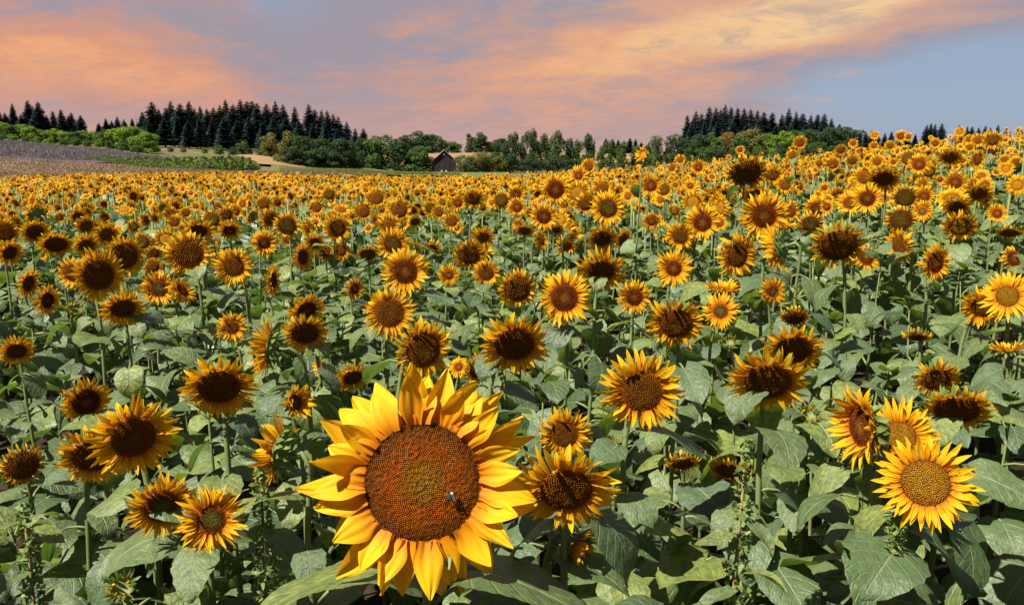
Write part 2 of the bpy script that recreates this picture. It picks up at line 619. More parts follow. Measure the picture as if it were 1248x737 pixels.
def patch(name, cols, near, far, lift, material, label, n=160, m=40):
    """a field between two range curves given over picture columns"""
    px = np.linspace(cols[0], cols[-1], n)
    az = np.arctan2((px - 624) / F, CP + SP * (-(195 - 368.5) / F))
    wob = 1 + 0.03 * np.sin(px * 0.06 + 1.0) * np.sin(px * 0.037)
    r0, r1 = np.interp(px, cols, near) * wob, np.interp(px, cols, far) * wob
    f = np.linspace(0, 1, m)
    Rr = r0[:, None] * (r1 / r0)[:, None] ** f[None, :]
    A = np.repeat(az[:, None], m, 1)
    X, Y = np.sin(A) * Rr, np.cos(A) * Rr
    Zz = zfun(X, Y) + lift
    V = np.stack([X, Y, Zz], -1).reshape(-1, 3)
    idx = np.arange(n * m).reshape(n, m)
    q = np.stack([idx[:-1, :-1], idx[:-1, 1:], idx[1:, 1:], idx[1:, :-1]], -1).reshape(-1, 4)
    tri = np.concatenate([q[:, [0, 2, 1]], q[:, [0, 3, 2]]])
    o = ob(name, big_mesh(name, V, tri, np.zeros(len(tri), int), [material], {}))
    return tag(o, label, 'field', kind='structure')


_az = np.radians(np.concatenate([np.arange(-180, -50, 5), np.arange(-50, 50, 0.5), np.arange(50, 181, 5)]))
_rr = np.concatenate([[0.02], np.arange(1, 70, 1.5), np.geomspace(70, 9000, 90)])
polar_sheet('ground', _az, _rr, -0.05, M_LAND, 'rolling farmland reaching to the horizon')
polar_sheet('field_soil', np.radians(np.arange(-180, 181, 2.0)), np.concatenate([[0.02], np.arange(0.6, 47, 0.9)]), 0.0, M_SOIL, 'dark soil under the sunflowers')
patch('stubble_field', [-250, 0, 120, 200, 300, 420, 440], [78, 78, 78, 78, 78, 78, 78], [142, 140, 139, 135, 112, 96, 80], 0.04, M_STUB, 'pinkish tan stubble strip beyond the sunflowers')
patch('lavender_field', [-250, 0, 60, 120, 200, 215], [138, 136, 135, 140, 178, 215], [275, 268, 258, 248, 250, 240], 0.09, M_LAV, 'grey purple lavender slope below the green trees')
patch('meadow', [330, 420, 500, 560, 620], [112, 96, 84, 80, 80], [330, 330, 335, 335, 330], 0.08, M_MEAD, 'pale green meadow in front of the barn')
patch('straw_field', [440, 500, 560, 640, 720, 790], [430, 400, 400, 420, 430, 430], [760, 800, 800, 800, 800, 780], 0.2, M_STRAW, 'tan straw field on the rise behind the barn')
patch('straw_corner', [290, 310, 360, 372], [205, 200, 200, 205], [300, 310, 320, 315], 0.16, M_STRAW, 'tan straw corner between hedge and dark trees')

# ------------------------------------------------------------------ flower pieces
RG = random.Random(11)


def petal_geo(L, Wd, curl, fold, twist, nl, nw, rng, wave=0.05, tipp=2.6):
    V, Fc, S, Lt = [], [], [], []
    x = z = 0.0
    ph = rng.uniform(0, 6.28)
    for i in range(nl + 1):
        s = i / nl
        th = curl * (s ** 1.3)
        if i:
            x += math.cos(th) * L / nl
            z += math.sin(th) * L / nl
        sm = min(1.0, s / 0.42)
        half = 0.5 * Wd * (0.5 + 0.5 * sm * sm * (3 - 2 * sm)) * max(0.03, (1 - s ** tipp)) ** 0.85
        tw = twist * s
        for j in range(nw + 1):
            v = -1 + 2 * j / nw
            yy = v * half
            zz = fold * abs(v) * half + wave * Wd * math.sin(5 * s + ph + 1.5 * v) * v
            y2, z2 = yy * math.cos(tw) - zz * math.sin(tw), yy * math.sin(tw) + zz * math.cos(tw)
            V.append((x - z2 * math.sin(th), y2, z + z2 * math.cos(th)))
            S.append(s)
            Lt.append(v)
    for i in range(nl):
        for j in range(nw):
            a = i * (nw + 1) + j
            Fc.append((a, a + nw + 1, a + nw + 2, a + 1))
    return np.array(V), Fc, S, Lt


def ring_plan(style, rd, rng):
    """list of (angle, base radius, z, elevation, length, width, curl, fold, twist)"""
    out = []
    U, G = rng.uniform, rng.gauss
    if style == 'w':
        whorls = [(23, 0.0, 15, 0.50, 0.29), (22, -0.04, 3, 0.57, 0.31)]
    elif style == 'n':
        whorls = [(31, 0.0, 17, 0.95 - rd, 0.138), (30, -0.03, 3, 1.08 - rd, 0.150)]
    elif style == 'd':
        whorls = [(20, 0.0, 14, 0.92 - rd, 0.13), (20, -0.03, -4, 1.02 - rd, 0.14)]
    elif style == 'p':
        whorls = [(25, 0.0, 58, 1.02 - rd, 0.165), (24, -0.03, 36, 1.10 - rd, 0.175)]
    elif style == 'c':
        whorls = [(13, 0.0, 64, 1.12 - rd, 0.24), (12, -0.02, 48, 1.18 - rd, 0.25)]
    else:
        whorls = [(12, 0.0, 80, 0.40, 0.16)]
    for wi, (n, z, e0, L, Wd) in enumerate(whorls):
        off = U(0, 6.28)
        for k in range(n):
            a = off + 2 * math.pi * (k + U(-0.28, 0.28)) / n
            e = R_(e0 + G(0, 11 if style != 'd' else 16))
            if style == 'w':
                curl, fold, tw = G(-0.30, 0.42), U(0.05, 0.5), G(0, 0.35)
            elif style in 'np':
                curl, fold, tw = G(-0.28, 0.45), U(0.1, 0.6), G(0, 0.35)
            elif style == 'd':
                curl, fold, tw = G(-1.0, 0.6), U(0.2, 0.9), G(0, 0.6)
            elif style == 'c':
                curl, fold, tw = G(-0.35, 0.3), U(0.2, 0.6), G(0, 0.2)
            else:
                curl, fold, tw = G(0.5, 0.3), U(0.3, 0.8), G(0, 0.2)
            out.append((a, rd * 0.95, z, e, L * U(0.84, 1.12), Wd * U(0.82, 1.2), curl, fold, tw))
    return out


def petal_M(p):
    a, br, z, e = p[:4]
    return rz(a) @ ry(-e), rz(a) @ np.array([br, 0, z])


_ring = {}


def ring_mesh(style, rd, seed):
    key = (style, rd, seed)
    if key not in _ring:
        rng = random.Random(hash((style, int(rd * 100), seed)) % 99991 if False else 7 * seed + int(rd * 100) + 1000 * ord(style))
        b = MB()
        for p in ring_plan(style, rd, rng):
            V, Fc, S, Lt = petal_geo(p[4], p[5], p[6], p[7], p[8], 5, 2, rng)
            Rm, t = petal_M(p)
            b.add(V, Fc, 0, S, Lt, rng.uniform(0, 0.6), Rm, t)
        _ring[key] = b.mesh('petal_ring', [M_PETAL])
    return _ring[key]


_disc = {}


def disc_geo(rd, nflo, rng, segs=20):
    """dome with seed tips set out in a spiral"""
    b = MB()
    h = 0.13 * rd
    sink = 0.0 if nflo == 0 else 0.03 * rd
    rings = (0.08, 0.16, 0.25, 0.38, 0.5, 0.65, 0.8, 0.92, 1.0) if nflo > 900 else (0.25, 0.5, 0.75, 0.92, 1.0)

    def zz(q):
        return h * (1 - q ** 3) - (0.07 * rd if q >= 0.999 else 0) - 0.25 * h * math.exp(-(q / 0.3) ** 2)
    V, Fc, rad = [(0, 0, zz(0) - sink)], [], [0.0]
    for q in rings:
        for k in range(segs):
            a = 2 * math.pi * k / segs
            V.append((q * rd * math.cos(a), q * rd * math.sin(a), zz(q) - sink))
            rad.append(q)
    for k in range(segs):
        Fc.append((0, 1 + k, 1 + (k + 1) % segs))
    for i in range(len(rings) - 1):
        for k in range(segs):
            a, c = 1 + i * segs + k, 1 + i * segs + (k + 1) % segs
            Fc.append((a, a + segs, c + segs, c))
    b.add(V, Fc, 0, rad, 0.45 if nflo == 0 else 0.0)
    ga = math.pi * (3 - math.sqrt(5))
    for i in range(nflo):
        q = math.sqrt((i + 0.5) / nflo) * 0.985
        a = i * ga
        w = rd * math.sqrt(1.0 / nflo) * 0.92
        hh = w * (0.6 if q < 0.45 else 0.85) * rng.uniform(0.75, 1.25)
        c = np.array([q * rd * math.cos(a), q * rd * math.sin(a), zz(q) - 0.2 * w])
        er = np.array([math.cos(a), math.sin(a), 0])
        et = np.array([-math.sin(a), math.cos(a), 0])
        lean = er * rng.uniform(-0.35, 0.15) * w + et * rng.uniform(-0.25, 0.25) * w
        top = c + np.array([0, 0, hh]) + lean
        V = [c + er * w, c + et * w * 0.8, c - er * w, c - et * w * 0.8]
        tw = 0.34 * w
        V += [top + er * tw, top + et * tw, top - er * tw, top - et * tw]
        Fc = [(0, 1, 5, 4), (1, 2, 6, 5), (2, 3, 7, 6), (3, 0, 4, 7), (4, 5, 6, 7)]
        b.add(V, Fc, 0, q, [0, 0, 0, 0, 1, 1, 1, 1])
    return b


def disc_mesh(kind, rd, nflo, seed=0):
    key = (kind, rd, nflo, seed)
    if key not in _disc:
        _disc[key] = disc_geo(rd, nflo, random.Random(seed + 5), 48 if nflo > 900 else 20).mesh('seed_disc', [M_DISC[kind]], smooth=nflo == 0)
    return _disc[key]


_head = {}


def head_mesh(rd, seed, bud=False):
    """green receptacle behind the disc with its ring of pointed bracts"""
    key = (rd, seed, bud)
    if key in _head:
        return _head[key]
    rng = random.Random(seed * 31 + int(rd * 100))
    b = MB()
    segs = 14
    prof = [(0.12, -0.34), (0.3, -0.30), (0.72, -0.20), (1.0, -0.08), (0.97, -0.02)]
    V, Fc = [(0, 0, -0.36 * rd)], []
    for q, z in prof:
        for k in range(segs):
            a = 2 * math.pi * k / segs
            V.append((q * rd * math.cos(a), q * rd * math.sin(a), z * rd))
    for k in range(segs):
        Fc.append((0, 1 + (k + 1) % segs, 1 + k))
    for i in range(len(prof) - 1):
        for k in range(segs):
            a, c = 1 + i * segs + k, 1 + i * segs + (k + 1) % segs
            Fc.append((a, c, c + segs, a + segs))
    b.add(V, Fc, 0)
    for wi, (n, br, e0, L) in enumerate(((14, 0.96, -8, 0.30), (13, 0.86, -28, 0.34), (10, 0.66, -45, 0.28))):
        if bud:
            e0, L = (68, 50, 25)[wi], 0.62
        for k in range(n):
            a = 2 * math.pi * (k + rng.uniform(-0.3, 0.3)) / n + wi * 0.4
            V, F2, S, Lt = petal_geo(L * rng.uniform(0.8, 1.25), 0.20, rng.gauss(0.15 if bud else -0.4, 0.4), 0.3, rng.gauss(0, 0.3), 4, 2, rng, tipp=1.5)
            e = R_(e0 + rng.gauss(0, 12))
            b.add(V, F2, 0, S, Lt, rng.uniform(0, 0.6), rz(a) @ ry(-e), rz(a) @ np.array([br * rd, 0, -0.06 - 0.06 * wi]))
    _head[key] = b.mesh('flower_head', [M_BRACT])
    return _head[key]


def leaf_geo(rng, nl=9, nw=6, petiole=True, droop=None):
    """heart shaped leaf, blade 1 long along +x; petiole from the origin"""
    V, Fc, S, Lt = [], [], [], []
    pl = rng.uniform(0.30, 0.55)
    rise = rng.uniform(0.02, 0.2)
    dr = rng.uniform(0.35, 1.15) if droop is None else droop
    vf = rng.uniform(0.02, 0.40)
    wid = rng.uniform(0.84, 1.08)
    ph, am = rng.uniform(0, 6.28), rng.uniform(0.02, 0.07)
    side = rng.uniform(-0.25, 0.25)
    x0 = np.array([pl, 0, rise])
    x = z = 0.0
    for i in range(nl + 1):
        s = i / nl
        th = -dr * (0.25 + s * 1.1)
        if i:
            x += math.cos(th) / nl
            z += math.sin(th) / nl
        half = wid * 0.95 * max(s, 0.008) ** 0.40 * max(1 - s, 0.0) ** 0.86 + 0.004
        jag = 1 + (0.045 if i % 2 else -0.03) * rng.uniform(0.4, 1.2)
        for j in range(nw + 1):
            v = -1 + 2 * j / nw
            av = abs(v)
            hv = half * (jag if av > 0.99 else 1)
            y = v * hv + side * s * s * 0.3
            zz = vf * av * hv - 0.5 * vf * hv * av * av * 1.4 + am * math.sin(7 * s + ph + (2 if v > 0 else 0)) * av ** 1.5
            back = 0.20 * av ** 1.4 * (1 - s) ** 3
            px_ = x - back * math.cos(th) - zz * math.sin(th)
            pz_ = z - back * math.sin(th) * 0.3 + zz * math.cos(th)
            V.append((x0[0] + px_, y, x0[2] + pz_))
            S.append(s)
            Lt.append(v)
    for i in range(nl):
        for j in range(nw):
            a = i * (nw + 1) + j
            Fc.append((a, a + nw + 1, a + nw + 2, a + 1))
    b = MB()
    b.add(V, Fc, 0, S, Lt)
    if petiole:
        P = [np.array([0, 0, 0]), np.array([pl * 0.4, 0, rise * 0.8]), np.array([pl * 0.8, 0, rise * 1.1]), x0 + np.array([0.03, 0, -0.012])]
        Vt, Ft = tube(P, [0.036, 0.026, 0.022, 0.018], 5)
        b.add(Vt, Ft, 1)
    return b


LEAF = [leaf_geo(random.Random(100 + i), 11, 6).mesh('leaf', [M_LEAF, M_STEM]) for i in range(16)]
LEAF_S = [leaf_geo(random.Random(300 + i), 7, 4).mesh('leaf', [M_LEAF, M_STEM]) for i in range(10)]
LEAF_BIG = [leaf_geo(random.Random(500 + i), 24, 12, droop=0.35).mesh('leaf', [M_LEAF, M_STEM]) for i in range(4)]
PETALS_N = []
PETALS_W = []
_rg = random.Random(77)
for i in range(14):
    V, Fc, S, Lt = petal_geo(1.0, 0.29, _rg.gauss(-0.28, 0.45), _rg.uniform(0.1, 0.6), _rg.gauss(0, 0.35), 8, 4, _rg)
    b = MB(); b.add(V, Fc, 0, S, Lt); PETALS_N.append(b.mesh('petal', [M_PETAL]))
for i in range(16):
    V, Fc, S, Lt = petal_geo(1.0, 0.55, _rg.gauss(-0.25, 0.45), _rg.uniform(0.0, 0.5), _rg.gauss(0, 0.4), 12, 6, _rg, wave=0.10, tipp=2.0)
    b = MB(); b.add(V, Fc, 0, S, Lt); PETALS_W.append(b.mesh('petal', [M_PETAL]))


def head_normal(c, yaw, tilt):
    to = np.array([0, 0, ZC]) - c
    to /= np.linalg.norm(to)
    r = np.array([1.0, 0, 0])
    r -= to * r.dot(to)
    r /= np.linalg.norm(r)
    u = np.cross(to, r)
    if u[2] < 0:
        u = -u
    cy, sy, ct, st = math.cos(R_(yaw)), math.sin(R_(yaw)), math.cos(R_(tilt)), math.sin(R_(tilt))
    n = to * ct * cy + r * ct * sy + u * st
    return n / np.linalg.norm(n)


def stem_path(base, c, n, R, rng, steps=12):
    """up from the ground, then over into the back of the head"""
    back = c - n * 0.26 * R
    up = np.array([0, 0, 1.0])
    zt = max(base[2] + 0.4, back[2] - 0.25)
    lean = (back - base)
    knee = base + np.array([lean[0] * 0.55, lean[1] * 0.55, zt - base[2]])
    P = []
    wob = rng.uniform(0, 6.28)
    for i in range(steps // 2):
        f = i / (steps // 2)
        p = base * (1 - f) + knee * f
        P.append(p + np.array([math.cos(wob + 4 * f), math.sin(wob + 3 * f), 0]) * 0.02 * math.sin(f * math.pi))
    c1 = knee + up * 0.16
    c2 = back - n * min(0.14, 0.9 * R)
    if n[2] < 0.35:
        c2 = c2 + up * 0.035
    for i in range(steps // 2 + 1):
        f = i / (steps // 2)
        P.append((1 - f) ** 3 * knee + 3 * f * (1 - f) ** 2 * c1 + 3 * f * f * (1 - f) * c2 + f ** 3 * back)
    return np.array(P)


PLANTS = []      # (object, px, py, W, label or None, kind word)


def sunflower(px, py, W, t, yaw, tilt, disc='k', ratio=0.5, style='n', rng=None, leaves=8, label=None, group=None, roll=None, normal=None, leafsize=1.0):
    rng = rng or RG
    c = at_depth(px, py, t)
    R = 0.5 * W * t / F
    n = head_normal(c, yaw, tilt) if normal is None else normal
    nh = np.array([n[0], n[1], 0.0])
    bxy = c - nh * (0.35 * R + 0.07) + np.array([rng.gauss(0, 0.07), rng.gauss(0, 0.06) + 0.04, 0])
    base = np.array([bxy[0], bxy[1], float(zfun(bxy[0], bxy[1])) - 0.02])
    root = bpy.data.objects.new('sunflower', None)
    COL.objects.link(root)
    root.empty_display_size = 0.1
    root.location = base
    tag(root, label, 'sunflower', group)
    P = stem_path(base, c, n, R, rng) - base
    k = len(P)
    r0 = 0.0065 + 0.026 * R
    big = 1.15 if R > 0.14 else 1.0
    V, Fc = tube(P, [r0 * big * (1 - 0.35 * i / k) for i in range(k)], 8)
    b = MB()
    b.add(V, Fc)
    ob('stem', b.mesh('stem', [M_STEM]), root)
    # head
    Rm = frame_z(n) @ rz(rng.uniform(0, 6.28) if roll is None else roll)
    hd = ob('flower_head', head_mesh(ratio, rng.randrange(4), style == 'x'), root, M4(Rm * R, c - base))
    seed = rng.randrange(4)
    near = W >= 74 and style in 'nwdp'
    nflo = 3000 if style == 'w' else (420 if W >= 60 else (150 if W > 34 else 0))
    if style == 'x':
        ob('petal_ring', ring_mesh('x', ratio, seed), hd)
    else:
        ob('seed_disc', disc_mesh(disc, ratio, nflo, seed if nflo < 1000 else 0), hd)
        if near:
            pool = PETALS_W if style == 'w' else PETALS_N
            for p in ring_plan(style, ratio, rng):
                Rp, tp = petal_M(p)
                twist = rx(rng.gauss(0, 0.25))
                wr = p[5] / p[4] / (0.55 if style == 'w' else 0.29)
                ob('petal', rng.choice(pool), hd, M4(Rp @ twist @ np.diag([p[4], p[4] * wr, p[4]]), tp))
        else:
            kind = style if style in 'ndcp' else 'n'
            o = ob('petal_ring', ring_mesh(kind, ratio, seed), hd)
            o['kind'] = 'stuff'
    # leaves up the stem in a spiral
    pool = LEAF if W > 36 else LEAF_S
    ga = rng.uniform(0, 6.28)
    zs = P[:, 2]
    for i in range(leaves):
        f = 0.42 + 0.555 * (i + rng.uniform(0, 0.7)) / leaves
        z = f * zs.max()
        j = int(np.searchsorted(zs[: k - 2], z))
        j = min(max(j, 1), k - 3)
        g = (z - zs[j - 1]) / max(zs[j] - zs[j - 1], 1e-4)
        p = P[j - 1] * (1 - g) + P[j] * g
        ga += 2.4 + rng.uniform(-0.3, 0.3)
        s = (0.175 - 0.060 * max(0, f - 0.66) / 0.30) * rng.uniform(0.6, 1.35) * leafsize
        Rl = rz(ga) @ ry(-R_(rng.uniform(-22, 18))) @ rx(rng.gauss(0, 0.25))
        ob('leaf', rng.choice(pool), root, M4(Rl * s, p))
    PLANTS.append([root, px, py, W, label, style])
    return root, P, base


def plane_t(px, py, h=1.6):
    """depth at which the pixel's ray comes down to flower height"""
    d = ray(px, py)
    for t in np.arange(1.0, 45.0, 0.05):
        p = np.array([0, 0, ZC]) + d * t
        if p[2] - float(zfun(p[0], p[1])) < h:
            return t
    return None


def depth_for(px, py, W, dia=0.205):
    ts = F * dia / W
    tp = plane_t(px, py)
    t = ts if tp is None else math.sqrt(ts * min(max(tp, ts * 0.45), ts * 2.0))
    best, bt = 9, t
    for q in np.linspace(0.75, 1.35, 25):
        p = at_depth(px, py, t * q)
        h = p[2] - float(zfun(p[0], p[1]))
        pen = max(0, 1.28 - h) + max(0, h - 1.95) + 0.15 * abs(math.log(q))
        if pen < best:
            best, bt = pen, t * q
    return bt


# ------------------------------------------------------------------ the sunflowers read off the photograph
# px, py, width, yaw, tilt, disc, disc ratio, petal style, label
CAT = [
    (515, 587, 262, 0, -2, 'h', 0.56, 'w', 'huge sunflower with broad golden petals and orange ringed disc carrying a bumblebee'),
    (690, 597, 132, 4, -42, 'k', 0.50, 'n', 'large dark nodding sunflower touching the right petals of the huge sunflower'),
    (782, 477, 106, 4, -24, 'k', 0.50, 'n', 'large sunflower with round dark brown disc, upper right of the huge sunflower'),
    (688, 529, 70, 0, -25, 'k', 0.46, 'n', 'medium sunflower straight above the dark nodding one beside the huge sunflower'),
    (627, 420, 90, 2, -40, 'k', 0.54, 'n', 'broad oval sunflower just above the top right petals of the huge sunflower'),
    (516, 426, 78, 22, -10, 'k', 0.54, 'n', 'sunflower turned right, directly above the top petals of the huge sunflower'),
    (475, 381, 66, 8, 0, 'k', 0.56, 'n', 'sunflower with striped rusty disc, up and left of the one turned right'),
    (494, 331, 62, 0, 0, 'r', 0.50, 'n', 'round sunflower with red brown disc facing the camera left of centre'),
    (631, 352, 52, 10, -22, 'k', 0.60, 'n', 'large disc sunflower with short petals between two round sunflowers at centre'),
    (688, 363, 70, 0, 0, 'r', 0.52, 'n', 'perfectly round sunflower with reddish brown disc in the centre of the field'),
    (733, 330, 66, 0, -40, 'k', 0.52, 'n', 'flat oval sunflower up and right of the perfectly round reddish one'),
    (773, 362, 44, 0, -12, 'r', 0.46, 'n', 'small round sunflower right of the perfectly round reddish one'),
    (593, 333, 37, 15, 0, 'k', 0.50, 'n', 'small upright oval sunflower beside a larger one above the field centre'),
    (572, 311, 44, 0, -25, 'k', 0.56, 'n', 'sunflower with peaked top petals left of the small upright oval one'),
    (547, 335, 29, 0, -8, 'r', 0.42, 'n', 'very small yellow sunflower on a thin stalk right of the round red brown one'),
    (824, 394, 74, 0, -32, 'k', 0.58, 'n', 'wide sunflower with smooth dark oval disc right of the field centre'),
    (821, 327, 49, 0, 0, 'r', 0.44, 'n', 'bright round sunflower with small red brown disc above the wide dark oval one'),
    (856, 271, 47, 0, 0, 'r', 0.48, 'n', 'bright round sunflower on a straight pale stalk right of centre'),
    (829, 288, 40, -14, -18, 'k', 0.50, 'n', 'dull sunflower tucked left of the bright one on a straight pale stalk'),
    (931, 263, 62, 0, -10, 'r', 0.48, 'n', 'large round sunflower with deep red brown disc high on the right'),
    (988, 273, 37, 0, -18, 'o', 0.58, 'd', 'olive brown disc with short petals right of the deep red brown sunflower'),
    (899, 311, 60, 38, -6, 'k', 0.50, 'n', 'tall oval sunflower crossed by a leaf below the deep red brown sunflower'),
    (942, 355, 38, 32, 0, 'r', 0.42, 'n', 'small narrow sunflower on a bent stalk right of the tall oval one'),
    (878, 379, 46, 0, 0, 'y', 0.40, 'n', 'small bright sunflower with open loose petals right of the wide dark oval one'),
    (968, 426, 76, 4, -42, 'k', 0.54, 'n', 'nodding sunflower partly behind the large one with bright edge petals'),
    (936, 465, 102, 0, -44, 'k', 0.56, 'n', 'large nodding sunflower with wide oval disc and bright petals at right'),
    (968, 387, 40, 0, -46, 'k', 0.60, 'd', 'dark drooping head with hardly any petals above the nodding pair at right'),
    (1021, 299, 74, 8, -34, 'k', 0.60, 'd', 'big old brown head with a pale leaf across its disc at right'),
    (1098, 268, 43, 0, -8, 'o', 0.60, 'd', 'round olive brown seed head with short petals at right'),
    (1057, 242, 39, 0, 0, 'r', 0.48, 'n', 'bright round sunflower up and left of the olive brown seed head'),
    (1077, 218, 43, 0, -44, 'k', 0.56, 'n', 'flat dark oval sunflower just above the bright round one at right'),
    (1053, 216, 29, 10, 0, 'k', 0.56, 'n', 'small sunflower touching the left side of the flat dark oval one'),
    (1120, 200, 28, 0, 0, 'r', 0.58, 'n', 'small round sunflower with large red brown disc near the right hand ridge'),
    (1158, 192, 29, 0, -34, 'k', 0.54, 'n', 'small flat oval sunflower right of the red brown one near the ridge'),
    (1140, 320, 50, 48, -5, 'r', 0.48, 'n', 'sunflower turned sideways to the right on a thick pale bent stalk'),
    (1096, 300, 46, -48, -10, 'k', 0.50, 'n', 'ragged sunflower turned left below the round olive seed head'),
    (1197, 374, 54, 0, -28, 'k', 0.52, 'n', 'oval sunflower in front of a bright golden one by the right edge'),
    (1228, 361, 62, 0, 4, 'g', 0.40, 'n', 'bright yellow sunflower with golden centre at the right edge'),
    (1142, 462, 57, 18, -38, 'k', 0.56, 'n', 'orange nodding sunflower with small leaf before it above the flat dark oval'),
    (1166, 500, 84, 0, -54, 'k', 0.60, 'n', 'very flat dark oval sunflower up and right of the golden disc sunflower'),
    (1128, 588, 116, 0, -2, 'g', 0.50, 'n', 'large bright sunflower with golden yellow disc at lower right'),
    (1097, 532, 92, -6, 0, 'g', 0.44, 'n', 'golden centred sunflower half hidden behind the large golden disc one'),
    (1050, 520, 104, -56, -2, 'r', 0.46, 'p', 'sunflower turned left with long upswept petals beside the golden pair'),
    (1228, 427, 46, -20, 84, 'y', 0.50, 'p', 'sunflower facing the sky with green back on a pale stalk, right edge'),
    (267, 472, 92, 0, -40, 'k', 0.58, 'n', 'large nodding sunflower with wide dark disc in the left half'),
    (163, 533, 106, 14, -24, 'k', 0.52, 'n', 'large sunflower with ragged petals overlapping another head at lower left'),
    (112, 556, 82, -4, -36, 'k', 0.56, 'n', 'sunflower half hidden behind the large ragged one at lower left'),
    (105, 490, 60, 14, -20, 'r', 0.58, 'n', 'sunflower up and left of the large ragged one'),
    (28, 567, 58, 8, -18, 'k', 0.60, 'd', 'withered sunflower with shrunken petals at the left edge'),
    (198, 617, 86, 8, -32, 'y', 0.50, 'n', 'sunflower with green shaded disc left of its bright twin at lower left'),
    (258, 633, 86, 12, 0, 'y', 0.44, 'n', 'bright young sunflower with red ringed green disc at lower left'),
    (148, 716, 52, -6, 10, 'y', 0.50, 'x', 'green sunflower bud just opening to orange at the lower left edge'),
    (360, 490, 50, 34, 6, 'y', 0.42, 'c', 'half open cup shaped sunflower left of the huge sunflower top'),
    (340, 550, 96, -112, 8, 'k', 0.52, 'p', 'sunflower seen from behind facing left with large green back'),
    (328, 425, 76, -104, 4, 'k', 0.50, 'p', 'sunflower in profile facing left above the half open cup'),
    (283, 399, 40, 0, 0, 'k', 0.40, 'n', 'small round sunflower over a shadowed leaf above the large nodding left one'),
    (285, 325, 50, 0, 0, 'k', 0.46, 'n', 'bright round sunflower on a straight stalk in the left half'),
    (120, 335, 68, 20, -4, 'k', 0.54, 'n', 'large tilted oval sunflower at left with rusty disc'),
    (151, 312, 52, 8, -8, 'k', 0.60, 'n', 'dark sunflower with a pale leaf tip behind the tilted oval one'),
    (229, 309, 58, 0, -2, 'k', 0.60, 'n', 'big round sunflower with wide mottled disc in the left half'),
    (241, 282, 44, 0, -44, 'k', 0.52, 'n', 'flat sunflower just above the big round mottled one'),
    (193, 351, 44, 0, 4, 'y', 0.50, 'n', 'young sunflower with ringed greenish centre below the big round mottled one'),
    (35, 345, 40, 52, -14, 'k', 0.50, 'n', 'sunflower turned right near the left edge above a second turned head'),
    (58, 366, 40, 46, -6, 'r', 0.50, 'n', 'lower of two sunflowers turned right near the left edge'),
    (20, 428, 44, 4, -34, 'k', 0.48, 'n', 'orange sunflower drooping among large leaves at the left edge'),
    (150, 376, 58, 10, -40, 'k', 0.52, 'n', 'shaded nodding sunflower crossed by a thick stalk under the tilted oval one'),
    (222, 354, 42, 50, 34, 'r', 0.40, 'n', 'bunched yellow sunflower right of the young ringed one'),
    (88, 333, 42, -36, -10, 'k', 0.48, 'n', 'shaded sunflower behind the left petals of the tilted oval one'),
    (374, 378, 50, 22, -34, 'r', 0.46, 'n', 'orange nodding sunflower on top of another, upper left of the huge sunflower'),
    (372, 406, 60, 0, -40, 'k', 0.54, 'n', 'lower of two stacked nodding sunflowers, its disc crossed by a small leaf'),
    (391, 446, 26, -60, 0, 'y', 0.42, 'c', 'tiny half closed orange sunflower under the two stacked nodding ones'),
    (430, 460, 48, 20, -44, 'k', 0.50, 'n', 'shaded orange sunflower hidden by a dark leaf above the huge sunflower'),
    (432, 352, 30, 32, 0, 'r', 0.42, 'n', 'small orange sunflower turned right, left of the round red brown one'),
    (479, 298, 44, 0, 0, 'o', 0.50, 'n', 'spiky sunflower with half shaded disc above the round red brown one'),
    (448, 310, 32, 0, -44, 'k', 0.60, 'd', None), (474, 275, 31, 0, -5, 'k', 0.50, 'n', None),
    (443, 258, 27, 0, -5, 'k', 0.54, 'n', None), (459, 241, 27, 0, 0, 'k', 0.64, 'n', None),
    (487, 256, 31, 5, -5, 'k', 0.62, 'n', None), (416, 306, 26, 18, 0, 'k', 0.46, 'n', None),
    (396, 307, 25, 0, -10, 'k', 0.46, 'n', None), (411, 278, 37, 12, -5, 'k', 0.56, 'n', None),
    (386, 253, 23, 0, 0, 'k', 0.50, 'n', None), (350, 275, 36, 0, 0, 'o', 0.60, 'n', None),
    (329, 267, 28, 25, 0, 'k', 0.56, 'n', None), (369, 313, 38, 48, 0, 'k', 0.50, 'n', None),
    (333, 342, 42, 66, 0, 'k', 0.46, 'n', None), (401, 237, 21, 0, 0, 'o', 0.64, 'd', None),
    (321, 248, 23, 0, 0, 'k', 0.60, 'd', None), (383, 296, 29, 0, -30, 'r', 0.48, 'n', None),
    (352, 292, 22, 10, 0, 'k', 0.48, 'n', None), (577, 242, 29, 0, -22, 'k', 0.58, 'n', None),
    (611, 244, 27, 0, -6, 'o', 0.70, 'd', None), (629, 237, 25, 0, -8, 'r', 0.50, 'n', None),
    (630, 252, 25, 0, 0, 'r', 0.54, 'n', None), (663, 264, 37, 0, 0, 'r', 0.46, 'n', None),
    (677, 231, 40, 0, 0, 'r', 0.58, 'n', 'large round sunflower with wide dark disc standing out below the tall trees'),
    (741, 254, 47, 0, -2, 'o', 0.52, 'n', 'spiky bright sunflower with half lit disc, down right of the wide dark disc one'),
    (714, 248, 29, 12, -12, 'k', 0.60, 'n', None), (734, 230, 27, 0, -4, 'k', 0.54, 'n', None),
    (704, 236, 31, 0, -4, 'g', 0.58, 'n', None), (705, 214, 27, 0, 5, 'r', 0.42, 'n', None),
    (717, 203, 21, 0, 0, 'k', 0.58, 'n', None), (734, 291, 40, 6, -34, 'k', 0.58, 'n', None),
    (697, 284, 34, 62, 24, 'r', 0.40, 'c', None), (690, 300, 31, 0, -32, 'k', 0.42, 'n', None),
    (589, 289, 32, 0, -26, 'k', 0.42, 'n', None), (551, 270, 25, 0, -6, 'k', 0.50, 'n', None),
